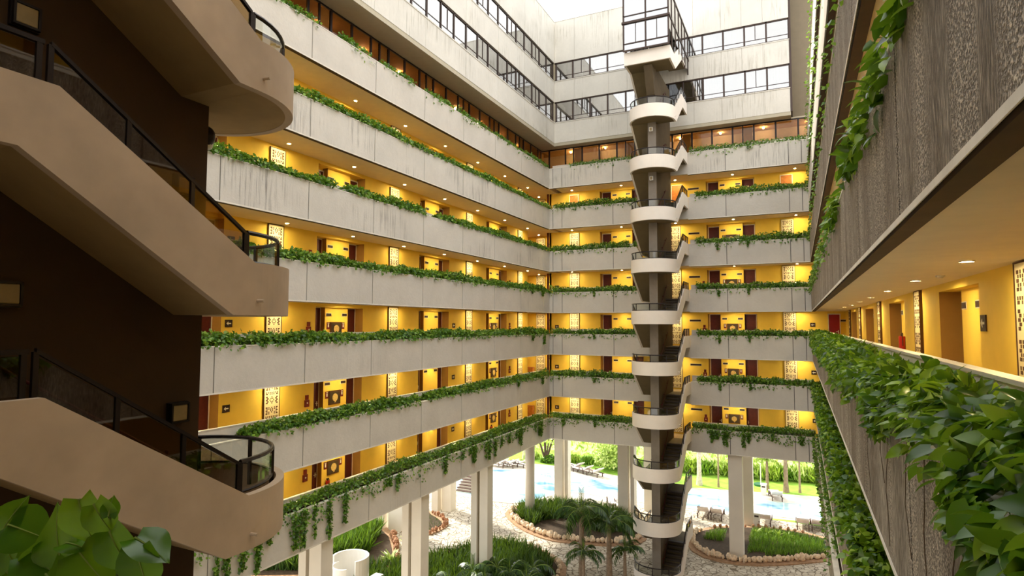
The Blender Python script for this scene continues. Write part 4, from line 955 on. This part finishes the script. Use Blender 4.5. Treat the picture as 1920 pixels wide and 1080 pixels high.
front = [p for p in ip if p[1] < 43.5]; front.sort(key=lambda p: math.atan2(p[1]-45.5, p[0]+15.5)); rocks(front, 46, .32, 'rock', 'pale limestone rock edging the round bed left of the back staircase', 'rocks of the left round bed', 3)
grass(inset(isl['L'], 1.0), 5200, .5, 1.05, 'tall dark green grass filling the back of the bed left of the staircase', 5, fn=lambda x, y: y > 42.2+.9*math.sin(x*1.1) or x < -17.5)
iR = [(-7.4, 42.71), (-6.3, 40.2), (-4.19, 39.6), (-2.21, 40.2), (.36, 42.0), (2.4, 43.75), (2.8, 46.6), (-.36, 48.2), (-3.72, 47.7), (-5.94, 46.3), (-7.3, 44.6)]
island('R', iR, 'round planting bed ringed with pale rocks, right of the back staircase')
ip = inset(isl['R'], .45); fr_ = [p for p in ip if p[1] < 45.5]; fr_.sort(key=lambda p: math.atan2(p[1]-47, p[0]+2.5)); rocks(fr_, 46, .30, 'rock', 'pale limestone rock edging the round bed right of the back staircase', 'rocks of the right round bed', 4)
bk = [p for p in ip if p[1] >= 45.5 and p[0] < 1.5]; bk.sort(key=lambda p: p[0]); rocks(bk, 14, .2, 'rock_red', 'small rock at the back of the bed right of the back staircase', 'rocks of the right round bed', 5)
grass(inset(isl['R'], 1.2), 4200, .20, .46, 'bright green grass in the bed right of the back staircase', 6, 'blade_lt', fn=lambda x, y: (x > -3.3 and y > 41.8+.5*math.sin(2*x)) or (x < -4.9 and y > 43.2) or (x > -2.2 and y > 41.4))
i2 = [(-26, 27), (-22.5, 30.5), (-20.69, 34.2), (-18.85, 36.9), (-16.52, 37.3), (-13.9, 36.1), (-12.6, 34.4), (-12.2, 31), (-14, 27), (-20, 25)]
island('2', i2, 'palm bed in the foreground of the courtyard')
grass(inset(isl['2'], .9), 9000, .5, 1.0, 'dark green grass around the columns in the foreground palm bed', 7)
ip = inset(isl['2'], .4); rocks(sorted([p for p in ip if p[1] > 30 and p[0] > -19], key=lambda p: math.atan2(p[1]-33, p[0]+16))[:: -1], 16, .3, 'rock', 'pale rock at the edge of the foreground palm bed', 'rocks of the foreground palm bed', 6)
iS = [(-28, 42), (-26.07, 40.08), (-24.6, 39.6), (-23.37, 38.51), (-23.1, 37.4), (-23.4, 35.6), (-25, 35.2), (-28, 37)]
island('S', iS, 'gravelly bed with brown tiles edging behind the second column')
rocks([(-25.9, 39.9), (-24.6, 39.4), (-23.5, 38.4), (-23.25, 37.4), (-23.5, 35.8)], 15, .24, 'rock_red', 'reddish edging stone of the small bed behind the columns', 'edging stones of the small bed', 7)
grass(inset(iS, .6), 900, .1, .22, 'low brown ground cover in the small bed behind the columns', 9, 'blade')
iG = [(-40, 20), (-24.6, 27.2), (-22.6, 29.3), (-21.9, 30.4), (-23.2, 32.2), (-24.3, 33.6), (-25.6, 35.0), (-30, 37.5), (-45, 38)]
island('G', iG, 'long garden bed left of the courtyard, under the left wing')
rocks([(-22.0, 30.3), (-23.3, 32.0), (-24.4, 33.4), (-25.6, 34.6)], 15, .34, 'rock_red', 'rough reddish rock along the left garden bed', 'rocks of the left garden bed', 8)
rocks([(-22.2, 30.0), (-21.6, 28.6), (-22.4, 27.4)], 7, .34, 'rock_red', 'rough reddish rock near the white bin', 'rocks near the white bin', 12)
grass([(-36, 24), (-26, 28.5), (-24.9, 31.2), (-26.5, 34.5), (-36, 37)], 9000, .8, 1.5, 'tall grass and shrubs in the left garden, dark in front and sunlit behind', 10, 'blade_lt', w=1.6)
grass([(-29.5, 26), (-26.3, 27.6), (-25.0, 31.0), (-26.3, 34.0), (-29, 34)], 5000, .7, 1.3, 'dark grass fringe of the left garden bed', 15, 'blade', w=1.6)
def rosette(name, loc, n, L, label, mat, w=.16, seed=1, up=.8):
    r = np.random.RandomState(seed); th = r.uniform(0, 2*PI, n); el = r.uniform(.25, 1.2, n)
    A = np.stack([np.cos(th)*np.cos(el), np.sin(th)*np.cos(el), np.sin(el)], 1); N = np.tile(np.array([[0, 0, 1.]]), (n, 1))+r.normal(0, .1, (n, 3))
    V = np.array([(-.5*w, 0, 0), (.5*w, 0, 0), (.75*w, .45, .0), (-.75*w, .45, .0), (0, 1, -.25)]); 
    o = scatter(name, mat, (V, [(0, 1, 2, 3), (3, 2, 4)]), np.zeros((n, 3)), A, N, r.uniform(.7, 1.1, n)*L); o.location = loc; return tag(o, label, 'plant')
rosette('agave_plant', (-22.9, 30.9, G+.1), 34, 1.0, 'silvery green broad-leaf plant between the left garden rocks', 'leaf_pale', .13, 3)
rosette('agave_plant', (-23.6, 33.9, G+.1), 26, .9, 'second silvery plant further back by the left garden rocks', 'leaf_pale', .13, 4)
for i, (x, y) in enumerate(((-3.0, 45.9), (-2.3, 46.1), (-1.6, 45.9), (-1.0, 46.0))):
    rosette('croton_plant', (x, y, G+.1), 16, .6, f'small yellowish croton in the right bed, {ordn(i)} from the left', 'palm_y', .12, 20+i)

# columns
def column(x0, x1, y0, y1, label, groove=None, top=-8.17, mat='column'):
    r = empty('column', ((x0+x1)/2, (y0+y1)/2, G), label, 'column')
    def seg(a, b, c, d, nm, mt): q = MB(); q.box(a, b, c, d, G, top); local(r, q.build(nm, mt, r))
    if groove:
        g0, g1 = groove; seg(x0, g0, y0, y1, 'shaft', mat); seg(g1, x1, y0, y1, 'shaft', mat); seg(g0, g1, y0+.22, y1-.1, 'groove', 'col_dk')
    else: seg(x0, x1, y0, y1, 'shaft', mat)
    return r
column(-17.62, -16.49, 17.88, 18.52, 'grooved pale column under the left wing, nearest to the camera', (-17.25, -17.08))
column(-17.60, -16.49, 24.56, 25.24, 'grooved pale column under the left wing, second from the camera', (-17.22, -17.05))
column(-17.58, -16.49, 31.35, 32.02, 'grooved pale column under the left wing, third from the camera', (-17.20, -17.02))
r = empty('round_column', (-18.72, 42.5, G), 'round pale column standing in the bed at the left corner', 'column'); q = MB(); q.disc((0, 0), .36, 0, -8.17-G, 28); o = q.build('shaft', 'column', r)
for p in o.data.polygons: p.use_smooth = len(p.vertices) == 4
column(-18.62, -17.95, 47.3, 47.95, 'square pale column by the pool edge', None); column(-17.80, -17.5, 47.5, 48.2, 'narrow pale pier beside the column by the pool edge', None)
column(-12.62, -11.86, 45.1, 45.8, 'square pale column left of the back staircase'); column(-11.72, -11.42, 45.3, 46.1, 'narrow pale pier beside the column left of the back staircase')
column(-11.3, -10.6, 47.9, 48.6, 'cream pillar seen through the back staircase')
column(-4.25, -3.42, 40.75, 41.5, 'large square column right of the back staircase', None); column(-3.95, -3.28, 47.6, 48.3, 'cream pier behind the large square column')
column(-26.3, -25.75, 40.6, 41.3, 'pale column by the brown steps'); column(-25.6, -24.8, 41.0, 41.8, 'wide pale pier by the brown steps')
column(-27.6, -27.0, 35.4, 36, 'thin white post at the far left garden'); column(-26.7, -25.4, 35.6, 36.2, 'wide white pier at the far left garden')
r = empty('steps', (-26.6, 46.0, G), 'dark timber steps beyond the second column', 'steps')
for i in range(7): q = MB(); q.box(-.75, .75, i*.3, i*.3+.3, 0, .17*(i+1)-.06); q.build('riser', 'cream', r); q = MB(); q.box(-.78, .78, i*.3-.03, i*.3+.27, .17*(i+1)-.06, .17*(i+1)); q.build('tread', 'lounge_fr', r)
# curved white enclosure
r = empty('shower_enclosure', (-22.0, 25.6, G), 'curved white shower enclosure under the left wing', 'enclosure')
def arc(R, a0, a1, h, nm, th=.10, cx=0, cy=0):
    q = MB(); n = 22; vs = []
    for i in range(n+1):
        a = a0+(a1-a0)*i/n
        for rr in (R, R-th): vs += [(cx+rr*math.cos(a), cy+rr*math.sin(a), 0), (cx+rr*math.cos(a), cy+rr*math.sin(a), h)]
    fs = []
    for i in range(n):
        o = 4*i; fs += [(o, o+4, o+5, o+1), (o+2, o+3, o+7, o+6), (o+1, o+5, o+7, o+3)]
    fs += [(0, 1, 3, 2), (4*n, 4*n+2, 4*n+3, 4*n+1)]
    q.add(vs, fs); return q.build(nm, 'white', r)
arc(.98, -.35*PI+.5, 1.12*PI, 2.25, 'outer_wall', cx=.1, cy=.35); arc(.72, PI*.9, 1.75*PI, 1.95, 'inner_wall', cx=.15, cy=-.1)
def bin_(loc, label):
    r = empty('litter_bin', loc, label, 'bin'); q = MB(); q.box(-.22, .22, -.22, .22, 0, .85); q.build('body', 'white', r); q = MB(); q.box(-.25, .25, -.25, .25, .85, .93); q.build('lid', 'white', r)
    q = MB(); q.box(-.14, .14, -.235, -.215, .66, .78); q.build('opening', 'sign', r)
bin_((-9.24, 56.5, G), 'white litter bin at the lawn edge, left of the large column'); bin_((-3.06, 56.9, G), 'white litter bin at the lawn edge, right of the large column')
bin_((-3.1, 48.1, G), 'white litter bin at the foot of the cream pier'); bin_((-21.1, 27.2, G), 'white litter bin beside the curved enclosure')
# loungers
LG = empty('sun_lounger', (0, 0, G)); q = MB()
for x in (-.3, .3):
    for y in (-.85, .75): q.box(x-.03, x+.03, y-.03, y+.03, 0, .32)
    q.box(x-.03, x+.03, -.95, .95, .28, .34)
q.box(-.3, .3, -.95, -.9, .28, .34); q.build('frame', 'lounge_fr', LG)
q = MB(); q.box(-.32, .32, -.95, .35, .34, .43); q.build('seat', 'lounge', LG); q = MB(); q.prism([(.35, .36), (.95, .75), (.92, .83), (.32, .44)], 0, -.32, .32); q.build('backrest', 'lounge', LG)
q = MB()
for x in (-.36, .36): q.box(x-.025, x+.025, -.1, .3, .52, .56); q.box(x-.02, x+.02, -.1, -.06, .3, .52); q.box(x-.02, x+.02, .26, .3, .3, .52)
q.build('armrest', 'lounge_fr', LG); reg(LG)
LP = [(-6.87, 48.9, PI, 'first from the staircase, on the near pool side'), (-5.9, 48.8, PI, 'second from the staircase, on the near pool side'), (-2.55, 48.95, PI, 'alone right of the large column, near pool side'), (-.05, 49.2, PI, 'left one of the three at the right edge'), (.9, 49.3, PI, 'middle one of the three at the right edge'), (1.75, 49.3, PI, 'right one of the three at the right edge'),
      (-2.1, 56.0, PI+.2, 'on the far side of the pool'), (-20.7, 58.0, -2.0, 'far poolside by the pool-edge column, left of three'), (-19.5, 57.2, -2.0, 'far poolside by the pool-edge column, middle of three'), (-18.3, 56.7, -2.0, 'far poolside by the pool-edge column, right of three'),
      (-28.2, 55.9, -1.7, 'farthest left across the pool, first of three'), (-27.2, 56.3, -1.8, 'farthest left across the pool, second of three'), (-26.3, 56.9, -1.8, 'farthest left across the pool, third of three'), (-13.2, 47.9, .4, 'behind the palm bed near the narrow pier'), (-13.9, 48.2, .4, 'half hidden behind the tall palm')]
for i, (x, y, a, t) in enumerate(LP):
    if i == 0: LG.location = (x, y, G+.012); LG.rotation_euler = (0, 0, a); o = LG
    else: o = dup(LG, (x, y, G+.012), a)
    o.scale = (1.25, 1.15, 1.1)
    tag(o, 'pale cushioned sun lounger, '+t, 'sun lounger', 'sun loungers around the pool')
# palms
def palm(loc, H, L, nf, label, seed, mat='palm', tr='trunk', r0=.14, lean=(0, 0), droop=1.0, name='palm_tree'):
    r = np.random.RandomState(seed); R = empty(name, loc, label, 'palm tree'); q = MB()
    n = 8; pts = [(lean[0]*(i/n)**2, lean[1]*(i/n)**2, H*i/n) for i in range(n+1)]; q.tube(pts, [r0*(1.35-.5*(i/n)) if i else r0*1.9 for i in range(n+1)], 9); q.build('trunk', tr, R)
    P = []; A = []; N = []; S = []; ra = MB(); top = np.array(pts[-1])
    for f in range(nf):
        th = 2*PI*f/nf*2.4+r.uniform(-.2, .2); e0 = r.uniform(.1, 1.25); hd = np.array([math.cos(th), math.sin(th), 0]); Lf = L*r.uniform(.8, 1.1); p = top.copy(); m = 16; e = e0; line = [tuple(p)]
        for j in range(m):
            e -= (1.75*droop+e0*.45)/m*(.5+j/m); dv = hd*math.cos(e)+np.array([0, 0, math.sin(e)]); p = p+dv*Lf/m; line.append(tuple(p)); side = np.cross(dv, (0, 0, 1.)); side /= np.linalg.norm(side)+1e-6
            if j < 1: continue
            ll = Lf*.30*math.sin(PI*min(1, (j+1.5)/(m+1.5)))**.6
            for sg in (-1, 1):
                for kk in (0, .5):
                    P.append(p-dv*Lf/m*kk); A.append(side*sg+dv*.55+np.array([0, 0, -.42])+r.normal(0, .10, 3)); N.append(np.array([0, 0, 1.])+side*sg*.3); S.append(ll*r.uniform(.85, 1.1))
        ra.tube(line, [.03*(1-.8*j/m) for j in range(m+1)], 4)
    ra.tube([tuple(top), tuple(top+np.array([.02, 0, L*.32])), tuple(top+np.array([-.04, .02, L*.62]))], [.05, .03, .008], 5)
    for j in range(10):
        for sg in (-1, 1): P.append(top+np.array([0, 0, L*(.2+.042*j)])); A.append(np.array([sg*.55, .3*sg, .8])); N.append(np.array([0, -1., .2])); S.append(L*.16)
    V = np.array([(-.035, 0, 0), (.035, 0, 0), (.045, .5, 0), (-.045, .5, 0), (0, 1, -.14)])
    scatter('frond_leaflets', mat, (V*np.array([1.25, 1, 1]), [(0, 1, 2, 3), (3, 2, 4)]), P, A, N, S, parent=R); ra.build('frond_ribs', 'stem', R)
    return R
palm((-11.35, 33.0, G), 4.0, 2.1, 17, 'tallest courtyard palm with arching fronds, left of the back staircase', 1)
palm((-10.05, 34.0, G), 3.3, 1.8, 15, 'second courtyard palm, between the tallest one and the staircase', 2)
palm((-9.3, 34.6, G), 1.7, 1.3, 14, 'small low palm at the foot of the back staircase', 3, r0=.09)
palm((-11.1, 32.6, G), 1.9, 1.3, 12, 'short palm hidden behind the trunk of the tallest palm', 4, r0=.08)
yp = [(-16.9, 30.4, 1.5), (-15.9, 31.4, 1.4), (-14.9, 31.0, 1.6), (-14.0, 32.2, 1.5), (-15.5, 29.2, 1.5), (-13.6, 30.4, 1.6), (-17.2, 28.2, 1.4)]
yp.sort(key=lambda p: p[0]/p[1])
for i, (x, y, sz) in enumerate(yp):
    palm((x, y, G), .7, sz, 13, f'stemless young palm in the foreground palm bed, {ordn(i)} from the left', 30+i, r0=.1, name='young_palm')
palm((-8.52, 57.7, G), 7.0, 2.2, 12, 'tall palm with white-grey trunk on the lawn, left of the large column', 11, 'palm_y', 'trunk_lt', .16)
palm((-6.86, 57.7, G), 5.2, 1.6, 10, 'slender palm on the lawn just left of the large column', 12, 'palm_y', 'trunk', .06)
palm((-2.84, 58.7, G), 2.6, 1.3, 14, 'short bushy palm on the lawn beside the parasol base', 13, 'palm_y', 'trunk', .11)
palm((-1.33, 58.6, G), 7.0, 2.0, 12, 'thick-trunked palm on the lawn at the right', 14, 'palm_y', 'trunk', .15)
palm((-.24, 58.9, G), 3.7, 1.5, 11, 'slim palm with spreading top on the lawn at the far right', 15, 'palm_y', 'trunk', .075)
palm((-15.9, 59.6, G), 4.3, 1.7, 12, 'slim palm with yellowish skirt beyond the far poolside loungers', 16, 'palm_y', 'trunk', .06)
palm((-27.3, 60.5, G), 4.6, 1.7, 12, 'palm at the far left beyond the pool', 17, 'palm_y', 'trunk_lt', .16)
r = empty('parasol_stand', (-3.45, 60.0, G), 'white pole on a green round base standing on the lawn', 'parasol stand'); q = MB(); q.tube([(0, 0, 0), (0, 0, 2.0)], .05, 8); q.build('pole', 'white', r); q = MB(); q.disc((0, 0), .6, 0, .16, 18); q.build('base', 'green_plastic', r)
# bushes and trees beyond the lawn
def bush(loc, R, n, label, seed, mat='leaf_pale', size=(.14, .26), sq=(1, 1, .8), name='bush', grp=None, trunk=None, cat='bush', up=0):
    r = np.random.RandomState(seed); v = r.normal(0, 1, (n, 3)); v /= np.linalg.norm(v, axis=1)[:, None]; rad = R*r.uniform(.45, 1, n)**.5; nb = 5; cs = r.normal(0, .45, (nb, 3))*R*np.array([1, 1, .4]); c = cs[r.randint(0, nb, n)]
    P = v*rad[:, None]*.65*np.array(sq)+c*.8; P[:, 2] = np.abs(P[:, 2]+R*.15)+up
    RT = empty(name, loc, label, cat, grp)
    scatter('foliage', mat, LEAF_LO, P, v+r.normal(0, .5, (n, 3)), v+np.array([0, 0, .6]), r.uniform(size[0], size[1], n), parent=RT)
    if trunk:
        q = MB()
        for (dx, dy, h_, rr) in trunk: q.tube([(0, 0, 0), (dx*.4, dy*.4, h_*.45), (dx, dy, h_)], [rr, rr*.75, rr*.4], 7)
        q.build('trunk', 'lounge_fr', RT)
    return RT
bush((-24.6, 60.0, G), 2.6, 700, 'bare forked tree with scattered leaves beyond the pool, left', 1, 'leaf_pale', (.22, .4), (1.4, 1, .8), 'tree', None, [(-1.6, 0, 4.2, .13), (-.3, .2, 4.6, .15), (1.6, 0, 4.4, .13), (.6, 0, 3.6, .1)], 'tree', 2.6)
bush((-24.2, 60.2, G), .9, 500, 'low dark plant at the foot of the forked tree', 2, 'leaf', (.2, .36), name='shrub')
bush((-17.2, 60.2, G), 2.3, 2200, 'leafy shrub tree beside the lawn, left of the back staircase', 3, 'leaf_pale', (.2, .36), (1, 1, 1.2), 'tree', None, [(-.8, 0, 2.2, .1), (.7, 0, 2.6, .1)], 'tree', .6)
bush((-12.6, 61.3, G), 2.0, 1600, 'yellow-green bush seen just left of the back staircase', 5, 'palm_y', (.2, .36))
xs = [-26.5, -22, -20.3, -18.8, -15.5, -14, -11.2, -9.8, -8.6, -7.4, -6.2, -5.0, -3.8, -2.6, -1.5, -.4, .7, 1.9, 3.1]
for i, x in enumerate(xs):
    y = 62.2+.08*(x+10)+rnd.uniform(-.3, .3); bl = x > -12
    n = 420; r = np.random.RandomState(100+i); RT = empty('hedge_shrub', (x, y, G), f'tall leafy hedge shrub behind the lawn, {(["first", "second", "third", "fourth", "fifth", "sixth", "seventh", "eighth", "ninth", "tenth", "eleventh", "twelfth", "thirteenth", "fourteenth", "fifteenth", "sixteenth", "seventeenth", "eighteenth", "last"])[i]} from the left', 'shrub', 'hedge shrubs behind the lawn')
    th = r.uniform(0, 2*PI, n); el = r.uniform(.75, 1.45, n); base = r.normal(0, .35, (n, 3)); base[:, 2] = r.uniform(0, .75 if bl else .3, n)
    A = np.stack([np.cos(th)*np.cos(el), np.sin(th)*np.cos(el), np.sin(el)], 1)
    V = np.array([(-.05, 0, 0), (.05, 0, 0), (.10, .5, 0), (-.10, .5, 0), (0, 1, -.1)])
    scatter('foliage', ['leaf_pale', 'palm_y', 'blade_lt'][i % 3], (V, [(0, 1, 2, 3), (3, 2, 4)]), base, A, A+r.normal(0, 1, (n, 3)), r.uniform(.4, .95 if bl else .7, n), parent=RT)
P = nrs.uniform(0, 1, (9000, 3)); P[:, 0] = P[:, 0]*75-55; P[:, 1] = 64+P[:, 1]*34; P[:, 2] = G+nrs.uniform(0, .5, 9000)+.35*np.sin(P[:, 0]*.9)*np.sin(P[:, 1]*.7)
tag(scatter('scrub', 'leaf_pale', (BLADE[0]*np.array([5, 1, 1]), BLADE[1]), P, nrs.normal(0, .6, (9000, 3))+np.array([0, 0, 1.]), nrs.normal(0, 1, (9000, 3)), nrs.uniform(.4, 1.0, 9000)), 'sunlit pale green wild scrub stretching beyond the hedge', 'scrub', None, 'stuff')
for i, (x, y) in enumerate(((-9, 76), (-3, 80), (1, 74), (-22, 82), (-30, 78), (-15, 86))):
    bush((x, y, G), 2.4, 1100, f'darker distant bush in the wild scrub, {ordn(i)}', 60+i, 'blade_lt', (.3, .55), (1.8, 1, .6))
